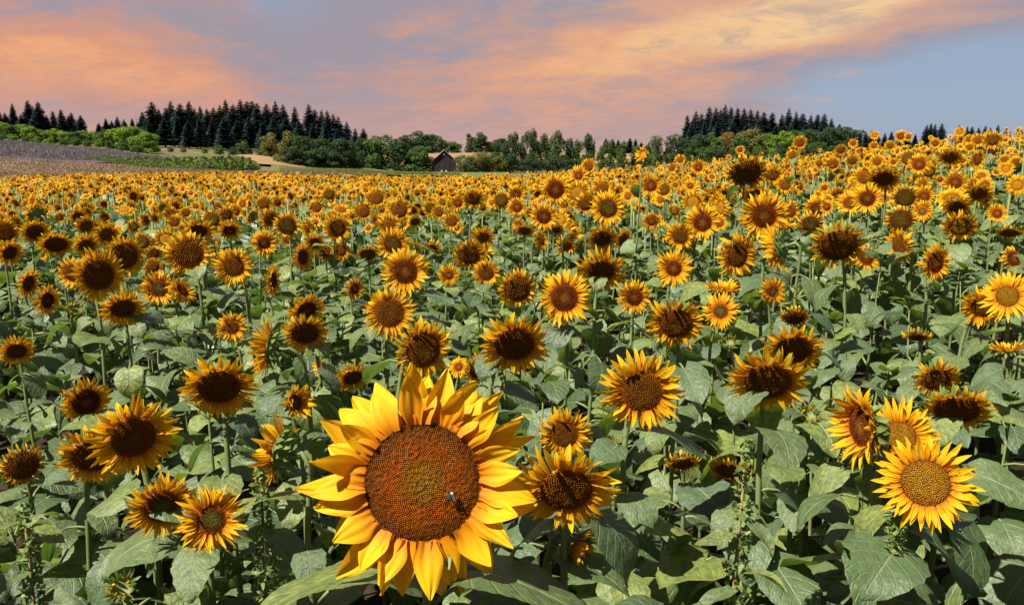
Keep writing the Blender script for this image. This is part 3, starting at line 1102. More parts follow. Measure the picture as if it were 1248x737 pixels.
    (535, 259, 21, 10, 0, 'k', 0.50, 'n', None), (558, 247, 21, 0, 0, 'r', 0.56, 'n', None),
    (525, 254, 21, 0, -10, 'o', 0.54, 'n', None),
    (909, 211, 58, 4, -36, 'k', 0.64, 'd', 'big dark slanting seed head rising above its neighbours below the hilltop conifers'),
    (942, 214, 27, 0, -20, 'k', 0.50, 'n', None), (957, 225, 25, 0, -5, 'k', 0.54, 'n', None),
    (851, 204, 21, 0, 0, 'r', 0.50, 'n', None), (793, 226, 31, 8, 0, 'r', 0.52, 'n', None),
    (809, 231, 24, 0, 0, 'o', 0.62, 'n', None), (845, 247, 32, 0, -4, 'g', 0.46, 'n', None),
    (920, 238, 36, 0, -44, 'k', 0.50, 'n', None), (819, 205, 15, 0, 0, 'k', 0.50, 'n', None),
    (829, 195, 15, 0, 0, 'k', 0.50, 'n', None), (902, 183, 12, 0, 0, 'r', 0.46, 'n', 'tiny orange sunflower standing alone against the dark trees'),
    (784, 189, 21, -40, 20, 'g', 0.46, 'c', 'bright yellow sunflower top rising tall above the ridge left of the hilltop'),
    (975, 174, 19, 0, -10, 'k', 0.54, 'n', None), (968, 184, 17, 0, -20, 'r', 0.50, 'n', None), (966, 190, 17, 0, -5, 'k', 0.55, 'n', None),
    (1015, 200, 20, 0, -12, 'k', 0.62, 'n', None), (1039, 196, 18, 0, -18, 'k', 0.58, 'n', None),
    (1098, 166, 16, 0, 0, 'r', 0.54, 'n', None), (1107, 167, 11, 0, 0, 'k', 0.54, 'n', None), (1066, 165, 12, 0, 0, 'g', 0.42, 'n', None),
    (1170, 161, 14, 0, 0, 'g', 0.44, 'n', None), (1210, 171, 24, 0, -16, 'k', 0.56, 'n', None), (1192, 171, 17, 0, 0, 'k', 0.54, 'n', None),
    (1182, 180, 14, 0, 0, 'k', 0.5, 'n', None), (1181, 170, 13, 0, 0, 'k', 0.5, 'n', None), (1208, 185, 21, 0, -25, 'k', 0.5, 'n', None),
    (1191, 195, 26, 42, 0, 'k', 0.5, 'n', None), (1224, 195, 15, 0, 0, 'k', 0.5, 'n', None), (1238, 197, 17, 0, 0, 'r', 0.45, 'n', None),
    (1226, 206, 20, 10, 10, 'g', 0.4, 'n', None), (1164, 222, 30, 0, -8, 'r', 0.55, 'n', None), (1160, 242, 38, 0, 42, 'g', 0.5, 'n', None),
    (1193, 236, 32, 6, -36, 'k', 0.55, 'n', None), (1107, 193, 26, 6, 0, 'o', 0.6, 'd', None), (1085, 178, 15, 0, -8, 'k', 0.5, 'n', None),
    (1140, 175, 15, 0, 0, 'r', 0.5, 'n', None), (1065, 178, 13, 0, 0, 'k', 0.5, 'n', None), (1069, 197, 20, 0, 0, 'k', 0.5, 'n', None),
    (1089, 198, 13, 0, 0, 'r', 0.4, 'n', None), (1040, 175, 13, 0, 0, 'k', 0.5, 'n', None), (1025, 183, 16, 0, -20, 'k', 0.55, 'n', None),
    (1022, 191, 14, 0, -10, 'k', 0.5, 'n', None), (1005, 229, 15, 0, 0, 'r', 0.44, 'n', None),
    (1124, 257, 28, 0, 0, 'y', 0.4, 'n', None), (1126, 239, 28, 0, -6, 'r', 0.5, 'n', None), (1103, 241, 38, 0, -12, 'o', 0.6, 'd', None),
    (1166, 252, 36, 0, -42, 'k', 0.5, 'n', None), (1170, 276, 44, 0, -34, 'g', 0.56, 'n', 'golden brown head roofed over by pale leaves near the right edge'),
    (1215, 260, 26, 20, 10, 'r', 0.5, 'n', None), (1230, 284, 34, 0, -60, 'k', 0.6, 'd', None), (1240, 226, 28, 0, 0, 'g', 0.45, 'n', None),
    (880, 353, 46, 10, 74, 'y', 0.5, 'p', 'sunflower facing the sky above the small bright loose petalled one'),
    (950, 302, 66, -112, -14, 'k', 0.52, 'p', 'wilted sunflower seen from behind beside the deep red brown one'),
    (832, 565, 50, 10, -62, 'k', 0.56, 'd', 'hanging withered orange head in leaf shade right of the dark nodding one'),
    (890, 574, 66, -20, -62, 'k', 0.56, 'd', 'larger hanging orange brown head deep in leaves behind the weed stalk'),
    (559, 447, 28, -20, 10, 'r', 0.40, 'n', 'tiny bright yellow sunflower left of the broad oval one'),
    (581, 450, 42, 36, -16, 'k', 0.48, 'n', 'ragged small sunflower between the broad oval one and the huge sunflower'),
    (703, 664, 70, 80, -34, 'y', 0.42, 'c', 'wilted yellow flower with hanging petals below the dark nodding sunflower'),
    (1118, 411, 40, -10, -66, 'k', 0.52, 'd', 'shaded hanging orange head among broad leaves in the right part'),
    (5, 283, 36, 0, 0, 'k', 0.60, 'n', None), (17, 272, 22, 10, -10, 'g', 0.5, 'n', None), (43, 283, 36, 0, -25, 'k', 0.56, 'n', None),
    (12, 308, 36, 30, -20, 'k', 0.48, 'n', None), (68, 298, 42, 0, -44, 'k', 0.60, 'n', None), (105, 299, 34, 6, -30, 'k', 0.52, 'n', None),
    (130, 286, 34, 0, -22, 'k', 0.50, 'n', None), (95, 264, 24, 0, -25, 'r', 0.52, 'n', None), (119, 278, 20, 0, -30, 'k', 0.5, 'n', None),
    (104, 275, 28, 10, -10, 'k', 0.55, 'd', None), (213, 271, 21, 0, 0, 'k', 0.5, 'n', None), (208, 261, 21, 0, 0, 'k', 0.5, 'n', None),
    (227, 260, 17, 0, 0, 'k', 0.5, 'n', None), (187, 309, 24, 0, -10, 'k', 0.55, 'd', None), (187, 325, 24, 0, -8, 'k', 0.55, 'n', None),
    (173, 295, 30, 0, 0, 'o', 0.56, 'd', None), (128, 265, 16, 0, 0, 'k', 0.5, 'n', None), (73, 265, 16, 0, 0, 'k', 0.5, 'n', None),
    (163, 276, 22, 0, 0, 'o', 0.5, 'd', None), (202, 292, 30, 0, 8, 'g', 0.5, 'n', None), (287, 258, 21, 0, 0, 'r', 0.5, 'n', None),
    (258, 268, 30, 0, 0, 'o', 0.6, 'd', None), (265, 252, 15, 0, 0, 'k', 0.5, 'n', None), (280, 281, 32, 0, -42, 'r', 0.5, 'n', None),
    (322, 296, 36, 10, 0, 'r', 0.45, 'n', None), (276, 262, 24, 0, -10, 'k', 0.55, 'n', None),
    # green buds and side shoots
    (985, 507, 42, 10, 30, 'y', 0.5, 'x', 'green bud cluster on the forked pale stalk left of the golden pair'),
    (1030, 545, 40, -60, 0, 'y', 0.5, 'x', 'green bud with curled bracts hanging beside the upswept sunflower'),
    (90, 378, 34, 20, 40, 'y', 0.5, 'x', 'pale green bud rising in front of the shaded nodding sunflower at left'),
    (745, 540, 30, 0, 50, 'y', 0.5, 'x', 'small green bud above the leaf right of the medium centre sunflower'),
    (888, 418, 30, 0, 30, 'y', 0.5, 'x', 'small green bud left of the nodding pair at right'),
]
HERO = None
for k, (px, py, W, yaw, tilt, dk, ratio, style, label) in enumerate(CAT):
    rng = random.Random(1000 + k)
    ratio = min((0.42, 0.50, 0.56, 0.62), key=lambda q: abs(q - ratio))
    if k == 0:
        t = 1.36
    else:
        t = depth_for(px, py, W, 0.15 if style in 'xc' else 0.205)
    nl = 15 if W > 55 else (11 if W > 30 else 5)
    if k == 0:
        nl = 0
    r = sunflower(px, py, W, t, yaw, tilt, dk, ratio, style, rng, nl, label, 'sunflowers standing in the field')
    if label and label.startswith('green bud cluster'):
        rt, PP, bs = r
        jj = len(PP) // 2 + 1
        tg = at_depth(1030, 503, t - 0.03) - bs
        mid_ = PP[jj] * 0.45 + tg * 0.55 - np.array([0, 0, 0.035])
        V, Fc = tube([PP[jj], mid_, tg], [0.010, 0.009, 0.007], 7)
        b = MB(); b.add(V, Fc)
        ob('side_shoot', b.mesh('side_shoot', [M_STEM]), rt)
        V, Fc = tube(PP[1:-1], [0.012] * (len(PP) - 2), 8)
        b = MB(); b.add(V, Fc)
        ob('stalk', b.mesh('stalk', [M_STEM]), rt)
        ob('flower_head', head_mesh(0.5, 2, True), rt, M4(frame_z((0.6, -0.6, 0.3)) * 0.032, tg))
        for hd_, pt_, sz_, pp_ in ((70, 50, 0.10, tg), (200, 35, 0.10, PP[-2]), (-20, 10, 0.13, mid_), (-70, 15, 0.12, PP[jj])):
            ob('leaf', LEAF[3], rt, M4(rz(R_(hd_)) @ ry(-R_(pt_)) * sz_, pp_))
    if k == 0:
        HERO = r
        HERO_T = t

# broad leaves round the stalk of the huge sunflower: (depth below the head, heading, size, pitch, roll)
_root, _P, _b = HERO
for hb, head, s, pit, rol in ((0.21, 197, 0.22, 2, 0.25), (0.20, -22, 0.23, -4, -0.25), (0.34, 222, 0.20, 6, 0.3), (0.33, -55, 0.20, 10, 0.0), (0.12, 160, 0.15, -14, 0.1), (0.42, 262, 0.20, 0, 0.1), (0.45, 20, 0.19, 4, 0.1), (0.5, 180, 0.2, 8, 0), (0.3, 100, 0.18, 5, 0)):
    zt = _P[:, 2].max() - hb
    j = int(np.searchsorted(_P[:-3, 2], zt))
    p = _P[min(max(j, 1), len(_P) - 3)]
    ob('leaf', LEAF_BIG[int(abs(head)) % 4], _root, M4(rz(R_(head)) @ ry(R_(pit)) @ rx(rol) * s, p))

# ------------------------------------------------------------------ the rest of the field
CP_ = np.array([(c[0], c[1], c[2]) for c in CAT], float)
TCAT = np.array([project(np.array(p[0].location) + np.array([0, 0, 1.5]))[2] for p in PLANTS])
BASES = np.array([tuple(p[0].location)[:2] for p in PLANTS])
rngf = random.Random(4)
cell = 0.385
cand = []
GRID = [(gx, gy) for gx in np.arange(-46, 32, cell) for gy in np.arange(-3.0, 13, cell)]
GRID += [(gx, gy) for gx in np.arange(-46, 32, 0.275) for gy in np.arange(13, 50, 0.275)]
for gx, gy in GRID:
    if True:
        x, y = gx + rngf.uniform(-.18, .18), gy + rngf.uniform(-.18, .18)
        r = math.hypot(x, y)
        if r < 0.75 or r > float(field_edge(x, y)):
            continue
        a = math.degrees(math.atan2(x, y))
        if r > 4 and abs(a) > 48:
            continue
        cand.append((x, y, r))
near_fill, flowers = [], []
for x, y, r in cand:
    h = rngf.gauss(1.60, 0.075 if r < 12 else 0.10)
    z0 = float(zfun(x, y))
    dia = min(max(rngf.gauss(0.185 if r < 13 else 0.158, 0.035), 0.10), 0.27)
    c = np.array([x, y, z0 + h])
    if y > 0.4:
        px, py, t = project(c)
    else:
        px, py, t = -9999, 0, 99
    inframe = -60 < px < 1308 and py < 860
    dmin = np.min(np.hypot(BASES[:, 0] - x, BASES[:, 1] - y))
    if t < 12 and dmin < 0.20:
        continue
    W = dia * F / max(t, 0.3)
    if t < 3.2 and -330 < px < 1580 and py < 1150:
        inframe = True
        py = max(py, 400)
    if inframe and py > 318:
        near_fill.append((x, y, z0, px, py, t))
        continue
    if inframe:
        # do not stand in front of a flower read off the photograph
        dd = np.hypot(CP_[:, 0] - px, CP_[:, 1] - py)
        if np.any((dd < 0.44 * (CP_[:, 2] + W)) & (TCAT > t - 0.25)) and W > 9:
            near_fill.append((x, y, z0, px, py, t))
            continue
        if np.any((dd < 0.30 * CP_[:, 2]) & (CP_[:, 2] > 30)) and t < 10:
            continue
    gn = math.sin(x * 1.7 + 2.1 * math.sin(y * 0.9)) * math.sin(y * 1.9 + 1.4 * math.sin(x * 1.1))
    if t < 30 and gn > 0.35 and rngf.random() < 0.55:
        if t < 9 and inframe:
            near_fill.append((x, y, z0, px, py, t))
            continue
        dia = -1.0
    flowers.append((W if inframe and dia > 0 else 0, x, y, z0, h, dia, px, py, t, r))

N_IND = 300
flowers.sort(key=lambda q: -q[0])
n_more = max(0, N_IND - len(CAT))


def wild_normal(rng, a0=0.0):
    a = R_(rng.gauss(8, 34) if rng.random() < 0.78 else rng.uniform(-150, 150))
    e = R_(rng.gauss(0, 26))
    return np.array([math.sin(a) * math.cos(e), -math.cos(a) * math.cos(e), math.sin(e)])


for q in flowers[:n_more]:
    W, x, y, z0, h, dia, px, py, t, r = q
    rng = random.Random(int(px * 13 + py * 7))
    sunflower(px, py, W, t, 0, 0, rng.choice('kkkkrrog'), rng.choice((0.42, 0.5, 0.5, 0.56)), rng.choice('nnnnnd'), rng, 7, None, 'sunflowers standing in the field', normal=wild_normal(rng))
rest = flowers[n_more:]

# leafy plants that have not flowered yet, filling the gaps near the camera
def leafy_plant(x, y, z0, h, rng, nl, W):
    root = bpy.data.objects.new('leafy_sunflower_plant', None)
    COL.objects.link(root)
    root.location = (x, y, z0 - 0.02)
    root.empty_display_size = 0.1
    lean = (rng.gauss(0, 0.05), rng.gauss(0, 0.05))
    P = np.array([(lean[0] * f * f, lean[1] * f * f, h * f) for f in np.linspace(0, 1, 6)])
    V, Fc = tube(P, [0.011, 0.010, 0.009, 0.007, 0.005, 0.002], 6)
    b = MB(); b.add(V, Fc)
    ob('stem', b.mesh('stem', [M_STEM]), root)
    ga = rng.uniform(0, 6.28)
    for i in range(nl):
        f = 0.35 + 0.64 * (i + rng.uniform(0, .5)) / nl
        p = np.array([lean[0] * f * f, lean[1] * f * f, h * f])
        ga += 2.4 + rng.uniform(-.3, .3)
        s = (0.185 if f < 0.8 else 0.185 - 0.45 * (f - 0.8)) * rng.uniform(0.65, 1.3)
        Rl = rz(ga) @ ry(-R_(rng.uniform(-18, 16) + (25 if f > 0.88 else 0))) @ rx(rng.gauss(0, 0.25))
        ob('leaf', rng.choice(LEAF), root, M4(Rl * s, p))
    for i in range(5):
        ga += 1.35
        Rl = rz(ga) @ ry(-R_(rng.uniform(20, 62))) @ rx(rng.gauss(0, 0.3))
        ob('leaf', rng.choice(LEAF_S), root, M4(Rl * rng.uniform(0.06, 0.12), P[-1] - np.array([0, 0, 0.008 * i])))
    return root


FILL = []
near_fill.sort(key=lambda q: q[5])
for x, y, z0, px, py, t in near_fill[:250]:
    rng = random.Random(int(x * 1000) + int(y * 777))
    hmax = rng.uniform(1.22, 1.58)
    # its top must not climb in front of a flower standing behind it
    for kk in range(6):
        qx, qy, qt = project(np.array([x, y, z0 + hmax + 0.05]))
        dd = (np.abs(CP_[:, 0] - qx) < 0.40 * CP_[:, 2] + 0.09 * F / qt) & (CP_[:, 1] + 0.40 * CP_[:, 2] > qy) & (TCAT > qt)
        if not dd.any():
            break
        hmax -= 0.11
    if hmax < 0.62:
        hmax = 0.62
    o = leafy_plant(x, y, z0, hmax, rng, 11, 0)
    qx, qy, qt = project(np.array([x, y, z0 + hmax]))
    FILL.append((o, qx, qy))


# ------------------------------------------------------------------ distant sunflowers: one mass
MATS = [M_PETAL, M_LEAF, M_STEM, M_BRACT] + [M_DISC[k] for k in 'krog']


def lod_plant(seed, lod):
    rng = random.Random(seed)
    b = MB()
    R = 1.0
    rd = rng.choice((0.38, 0.42, 0.5)) if lod else rng.choice((0.42, 0.5, 0.56))
    dk = 4 + rng.choice((0, 0, 0, 0, 1, 1, 2, 3))
    # the head, unit radius, normal +z, at the origin; plant body added separately
    npet, nl = (30, 3) if lod == 0 else (15, 2)
    for k in range(npet):
        a = 2 * math.pi * (k + rng.uniform(-.3, .3)) / npet
        V, Fc, S, Lt = petal_geo((1.03 - rd) * rng.uniform(.85, 1.12), 0.17 if lod == 0 else 0.34, rng.gauss(-0.3, .4), 0.2, rng.gauss(0, .3), nl, 1, rng)
        b.add(V, Fc, 0, S, Lt, rng.uniform(0, 0.5), rz(a) @ ry(-R_(rng.gauss(12, 11))), rz(a) @ np.array([rd * 0.93, 0, -0.02]))
    seg = 12 if lod == 0 else 8
    ang = [2 * math.pi * k / seg for k in range(seg)]
    V = [(0, 0, 0.07)] + [(rd * .7 * math.cos(a), rd * .7 * math.sin(a), 0.06) for a in ang] + [(rd * math.cos(a), rd * math.sin(a), -0.02) for a in ang]
    Fc = [(0, 1 + k, 1 + (k + 1) % seg) for k in range(seg)] + [(1 + k, 1 + seg + k, 1 + seg + (k + 1) % seg, 1 + (k + 1) % seg) for k in range(seg)]
    b.add(V, Fc, dk, [0] + [.6] * seg + [.9] * seg, 0.2)
    V = [(0, 0, -0.32)] + [(rd * 1.02 * math.cos(a), rd * 1.02 * math.sin(a), -0.05) for a in ang]
    b.add(V, [(0, 1 + (k + 1) % seg, 1 + k) for k in range(seg)], 3)
    return b.arrays()


def lod_body(seed, lod):
    """stalk of height 1.6 with leaves, base at the origin"""
    rng = random.Random(seed)
    b = MB()
    V, Fc = tube([(0, 0, 0.5), (0.01, 0, 1.1), (0, 0, 1.58)], [0.016, 0.013, 0.010], 4 if lod == 0 else 3)
    b.add(V, Fc, 2)
    ga = rng.uniform(0, 6)
    n = 8 if lod == 0 else 6
    for i in range(n):
        f = 0.42 + 0.50 * i / (n - 1)
        ga += 2.4
        g = leaf_geo(rng, 4 if lod == 0 else 2, 2, petiole=False)
        s = 0.23 * rng.uniform(.8, 1.2) * (1 - 0.35 * max(0, f - .7) / .25)
        b.add(g.v[0], g.f, 1, g.rad[0], g.lat[0], rng.uniform(0, 1), rz(ga) @ ry(R_(rng.uniform(-15, 20))) * s, (0, 0, 1.6 * f))
    return b.arrays()


def mass(name, plants, label, near_r):
    HD = {l: [lod_plant(40 + i, l) for i in range(10)] for l in (0, 1)}
    BD = {l: [lod_body(70 + i, l) for i in range(8)] for l in (0, 1)}
    Vs, Ts, Ms, Ra, La, Rn = [], [], [], [], [], []
    off = 0
    rng = random.Random(9)
    for (W, x, y, z0, h, dia, px, py, t, r) in plants:
        l = 0 if r < near_r else 1
        n = wild_normal(rng)
        Rm = frame_z(n) @ rz(rng.uniform(0, 6.28))
        rv = rng.random()
        c = np.array([x, y, z0 + h]) + n * 0.05
        for (arr, A, tt) in ((rng.choice(HD[l]), Rm * dia * 0.5, c) if dia > 0 else (rng.choice(BD[l]), rz(rng.uniform(0, 6)) @ np.diag([0.9, 0.9, h / 1.55]), np.array([x + 0.08, y, z0])), (rng.choice(BD[l]), rz(rng.uniform(0, 6.28)) @ np.diag([1, 1, h / 1.6]), np.array([x, y, z0]))):
            V, T3, MI, ra, la = arr
            Vs.append(V @ A.T + tt)
            Ts.append(T3 + off)
            Ms.append(MI)
            Ra.append(ra)
            La.append(la)
            Rn.append(np.full(len(V), rv))
            off += len(V)
    me = big_mesh(name, np.concatenate(Vs), np.concatenate(Ts), np.concatenate(Ms), MATS,
                  {'rad': np.concatenate(Ra), 'lat': np.concatenate(La), 'rnd': np.concatenate(Rn)})
    return tag(ob(name, me), label, 'sunflowers', kind='stuff')


mass('distant_sunflowers', rest, 'sea of small sunflowers filling the far field up to its edge', 17.0)
print('individual', len(PLANTS), 'fill', len(FILL), 'mass', len(rest))

# ------------------------------------------------------------------ trees
def foliage_mat(name, c0, c1, c2, tw=0.25):
    def col(T):
        r = T.attr('rnd')
        oi = T.n('ShaderNodeObjectInfo').outputs['Random']
        c = T.ramp(T.m('FRACT', T.m('ADD', r, T.m('MULTIPLY', oi, 0.3))), [(0, c0), (0.5, c1), (1, c2)])
        return T.mix(T.m('MULTIPLY', oi, 0.35), c, c0)
    return leafy(name, col, (1.1, 1.3, 0.5), rough=0.7, spec=0.15, tw=tw)


M_CON = foliage_mat('conifer', (0.016, 0.031, 0.036), (0.024, 0.044, 0.046), (0.034, 0.056, 0.048), 0.12)
M_BRI = foliage_mat('bright_foliage', (0.070, 0.125, 0.014), (0.105, 0.185, 0.016), (0.170, 0.230, 0.020))
M_MID = foliage_mat('mid_foliage', (0.030, 0.060, 0.016), (0.046, 0.085, 0.020), (0.070, 0.115, 0.024))
M_DRK = foliage_mat('dark_foliage', (0.020, 0.040, 0.018), (0.030, 0.054, 0.020), (0.044, 0.072, 0.022))
M_OLI = foliage_mat('olive_foliage', (0.070, 0.075, 0.022), (0.105, 0.105, 0.028), (0.150, 0.135, 0.040))
M_CROP = foliage_mat('crop_foliage', (0.045, 0.075, 0.018), (0.075, 0.110, 0.026), (0.115, 0.140, 0.034))
M_ORA = foliage_mat('orange_foliage', (0.12, 0.075, 0.024), (0.185, 0.100, 0.028), (0.22, 0.14, 0.030))


def bark_col(T):
    tc = T.n('ShaderNodeTexCoord')
    return T.mix(T.noise(tc.outputs['Object'], 3.0, 4).outputs[0], (0.045, 0.032, 0.022), (0.10, 0.078, 0.058))


M_BARK = leafy('bark', bark_col, (0.3, 0.3, 0.3), rough=0.9, spec=0.1, tw=0.02)


def conifer_geo(seed):
    """unit height, unit half-width crown; trunk separate"""
    rng = random.Random(seed)
    tr = MB()
    V, Fc = tube([(0, 0, -0.03), (0.004, 0, 0.3), (0, 0.003, 0.7), (0, 0, 0.985)], [0.017, 0.013, 0.007, 0.0015], 6)
    tr.add(V, Fc)
    cr = MB()
    lob = rng.uniform(0, 6.28)
    z = 0.07
    while z < 0.985:
        q = (1 - z)
        rad = (0.165 * q ** 0.70 + 0.008) * (1 if z > 0.2 else 0.75 + z)
        nb = max(5, int(7 + 12 * q))
        a0 = rng.uniform(0, 6.28)
        for k in range(nb):
            a = a0 + 2 * math.pi * (k + rng.uniform(-.35, .35)) / nb
            L = rad * rng.uniform(0.55, 1.2) * (1 + 0.22 * math.sin(a * 2 + lob) * math.sin(z * 9 + lob))
            if rng.random() < 0.08:
                continue
            dz = -L * rng.uniform(0.15, 0.5)
            er, et = np.array([math.cos(a), math.sin(a), 0]), np.array([-math.sin(a), math.cos(a), 0])
            o = np.array([0, 0, z + rng.uniform(-.012, .012)])
            rv = rng.random()
            for f, w in ((0.22, 0.46), (0.48, 0.48), (0.74, 0.40), (0.95, 0.26)):
                c = o + er * L * f + np.array([0, 0, dz * f * f + 0.004])
                ww = L * w * rng.uniform(.8, 1.25)
                dn = np.array([0, 0, -ww * rng.uniform(.25, .65)])
                for sd in (-1, 1):
                    tip = c + et * sd * ww + er * ww * rng.uniform(.1, .6) + dn
                    b0, b1 = c - er * ww * .55, c + er * ww * .55
                    cr.add([b0, b1, tip], [(0, 1, 2)], 0, rnd=min(.99, max(0, rv * .7 + .3 * f * rng.random())))
        z += 0.024 * (0.45 + 0.75 * q)
    V, Fc = tube([(0, 0, 0.93), (0, 0, 1.0)], [0.006, 0.0015], 4)
    cr.add(V, Fc, 0)
    return tr.mesh('trunk', [M_BARK]), cr


def broadleaf_geo(seed, tall=1.0, airy=0.0, n=5200):
    """crown about 1 wide and high standing on z=0"""
    rng = random.Random(seed)
    tr = MB()
    top = 0.55
    V, Fc = tube([(0, 0, -0.03), (0.01, 0, 0.2), (0.0, 0.012, 0.4), (0.01, 0.0, 0.62)], [0.034, 0.026, 0.019, 0.008], 7)
    tr.add(V, Fc)
    lobes = []
    nlob = 15 if not airy else 24
    for k in range(nlob):
        a = rng.uniform(0, 6.28)
        zz = rng.uniform(0.22, 0.86)
        env = math.sqrt(max(0.05, 1 - ((zz - 0.5) / 0.55) ** 2))
        rr = 0.34 * env * math.sqrt(rng.random()) * (0.8 if airy else 1)
        lobes.append((rr * math.cos(a), rr * math.sin(a), zz, rng.uniform(0.10, 0.19) * (0.8 if airy else 1)))
    for k in range(7):
        a = 6.28 * (k + rng.uniform(-.3, .3)) / 7
        rr = rng.uniform(0.12, 0.32) * (0.7 if airy else 1)
        lobes.append((rr * math.cos(a), rr * math.sin(a), rng.uniform(0.06, 0.22), rng.uniform(0.11, 0.17)))
    lobes.append((0, 0, 0.5, 0.26 if not airy else 0.15))
    lobes.append((0.02, 0, 0.84, 0.14))
    for lx, ly, lz, lr in lobes[:9]:
        zb = max(0.12, lz - 0.3)
        V, Fc = tube([(0, 0, zb), (lx * .5, ly * .5, (zb + lz) / 2), (lx, ly, lz)], [0.014, 0.009, 0.004], 5)
        tr.add(V, Fc)
    cr = MB()
    tot = sum(l[3] ** 2 for l in lobes)
    for lx, ly, lz, lr in lobes:
        m = int(n * lr * lr / tot)
        rl = rng.random()
        for k in range(m):
            d = np.array([rng.gauss(0, 1), rng.gauss(0, 1), rng.gauss(0.15, 1)])
            d /= np.linalg.norm(d)
            rr = lr * (rng.uniform(0.35, 1.0) ** 0.4) * rng.uniform(0.85, 1.18)
            c = np.array([lx, ly, lz]) + d * rr * np.array([1, 1, 0.85])
            if c[2] < 0.02:
                continue
            nn = d + np.array([rng.gauss(0, .5), rng.gauss(0, .5), rng.gauss(0.2, .5)])
            fr = frame_z(nn)
            s = rng.uniform(0.013, 0.028) * (0.95 if airy else 1)
            a = rng.uniform(0, 6.28)
            P = [fr @ np.array([s * math.cos(a + q) * (1.25 if i % 2 else .8), s * math.sin(a + q) * (1.25 if i % 2 else .8), s * rng.uniform(-.3, .3)]) + c for i, q in enumerate((0, 1.6, 3.1, 4.7))]
            cr.add(P, [(0, 1, 2, 3)], 0, rnd=min(.99, max(0, rl * .55 + .45 * rng.random())))
    return tr.mesh('trunk', [M_BARK]), cr


def crowns(gen, mats):
    return gen[0], {k: gen[1].mesh('crown', [m], smooth=False) for k, m in mats.items()}


CON = [crowns(conifer_geo(i), {'con': M_CON}) for i in range(6)]
BMATS = {'bri': M_BRI, 'mid': M_MID, 'drk': M_DRK, 'oli': M_OLI, 'ora': M_ORA}
BRO = [crowns(broadleaf_geo(20 + i), BMATS) for i in range(5)]
AIR = [crowns(broadleaf_geo(60 + i, airy=1, n=3200), BMATS) for i in range(4)]
BUS = [crowns(broadleaf_geo(90 + i, n=3000), BMATS) for i in range(3)]


def tree(name, protos, key, px, ytop, wpx, d, label, group, cat='tree', rng=random.Random(3), wide=None, pyb=None):
    r0 = ray(px, 195)
    t = d / math.hypot(r0[0], r0[1])
    x, y = r0[0] * t, r0[1] * t
    z = float(zfun(x, y)) - 0.15
    rt = ray(px, ytop)
    ztop = ZC + rt[2] / rt[1] * y
    h = max(ztop - z, 2.0)
    w = wpx / F * y
    o = bpy.data.objects.new(name, None)
    COL.objects.link(o)
    o.location = (x, y, z)
    tag(o, label, cat, group)
    tr, cr = protos[rng.randrange(len(protos))]
    if key == 'con':
        sx = max(min(1.5 * w / 0.31, h * 1.7), h * 0.8) * rng.uniform(0.85, 1.3)
    else:
        sx = min(w / 0.70, 1.45 * h)
    S = M4(rz(rng.uniform(0, 6.28)) @ np.diag([sx, sx, h]), (0, 0, 0))
    ob('trunk', tr, o, S)
    ob('crown', cr[key], o, S)
    TREES.append((o, px, ytop, group, name))
    return o


TREES = []
LEFT = [(2, 130), (12, 137), (22, 126), (31, 139), (41, 122), (46, 129), (53, 124), (62, 140), (70, 135), (80, 133), (88, 141), (92, 137), (103, 140)]
for i, (px, y) in enumerate(LEFT):
    tree('conifer_tree', CON, 'con', px, y, 17, 400 + (i % 3) * 14, None, 'conifers above the green bushes at the left edge', 'conifer')
for i, (px, y) in enumerate([(124, 150), (133, 144), (140, 147), (147, 142), (155, 145), (165, 144), (172, 149), (178, 136)]):
    tree('conifer_tree', CON, 'con', px, y, 11, 470, None, 'small far conifers between two stands', 'conifer')
FOREST = [(190, 124), (198, 133), (207, 131), (213, 123), (224, 126), (235, 123), (241, 132), (248, 129), (256, 132), (264, 131), (272, 128), (279, 121),
          (288, 127), (297, 121), (305, 123), (311, 123), (317, 125), (328, 126), (339, 123), (348, 127), (362, 130), (379, 127), (386, 133), (394, 134),
          (401, 134), (408, 139), (414, 142), (424, 148), (434, 156), (444, 156)]
for i, (px, y) in enumerate(FOREST):
    tree('conifer_tree', CON, 'con', px, y, 18, 395 + (i % 4) * 11, None, 'tall conifers of the big dark stand', 'conifer')
for i, (px, y) in enumerate([(185, 146), (203, 144), (219, 141), (232, 147), (246, 143), (261, 146), (276, 143), (291, 147), (306, 142), (322, 148), (336, 145), (351, 143), (366, 147), (383, 150), (398, 152), (412, 157)]):
    tree('conifer_tree', CON, 'con', px, y, 20, 352 + (i % 3) * 9, None, 'front row conifers of the big dark stand', 'conifer')
for i, (px, y, w) in enumerate([(-14, 150, 40), (6, 148, 38), (30, 151, 40), (52, 157, 34), (70, 156, 30), (84, 160, 36), (106, 158, 38), (128, 158, 34), (146, 155, 34), (164, 153, 36), (180, 161, 26), (18, 151, 34), (42, 154, 34), (62, 158, 30), (77, 158, 30), (95, 160, 32), (117, 159, 32), (137, 157, 32), (155, 154, 32), (172, 157, 30)]):
    tree('broadleaf_tree', BRO, 'bri' if i % 4 != 3 else 'mid', px, y, w, 318 - i * 4 if i < 11 else 292 + (i % 3) * 9, None, 'bright green trees in a row above the lavender slope')
for i, (px, y, w, key) in enumerate([(18, 163, 30, 'bri'), (48, 166, 34, 'bri'), (95, 168, 28, 'mid'), (121, 170, 26, 'bri'), (150, 170, 30, 'mid'), (168, 172, 26, 'mid'), (4, 164, 26, 'mid'), (33, 165, 26, 'mid'), (64, 168, 26, 'bri'), (80, 168, 26, 'mid'), (108, 169, 24, 'mid'), (136, 171, 26, 'mid')]):
    tree('bush', BUS, key, px, y, w, 276 - (i % 6) * 3, None, 'bushes at the top edge of the lavender slope', 'bush')
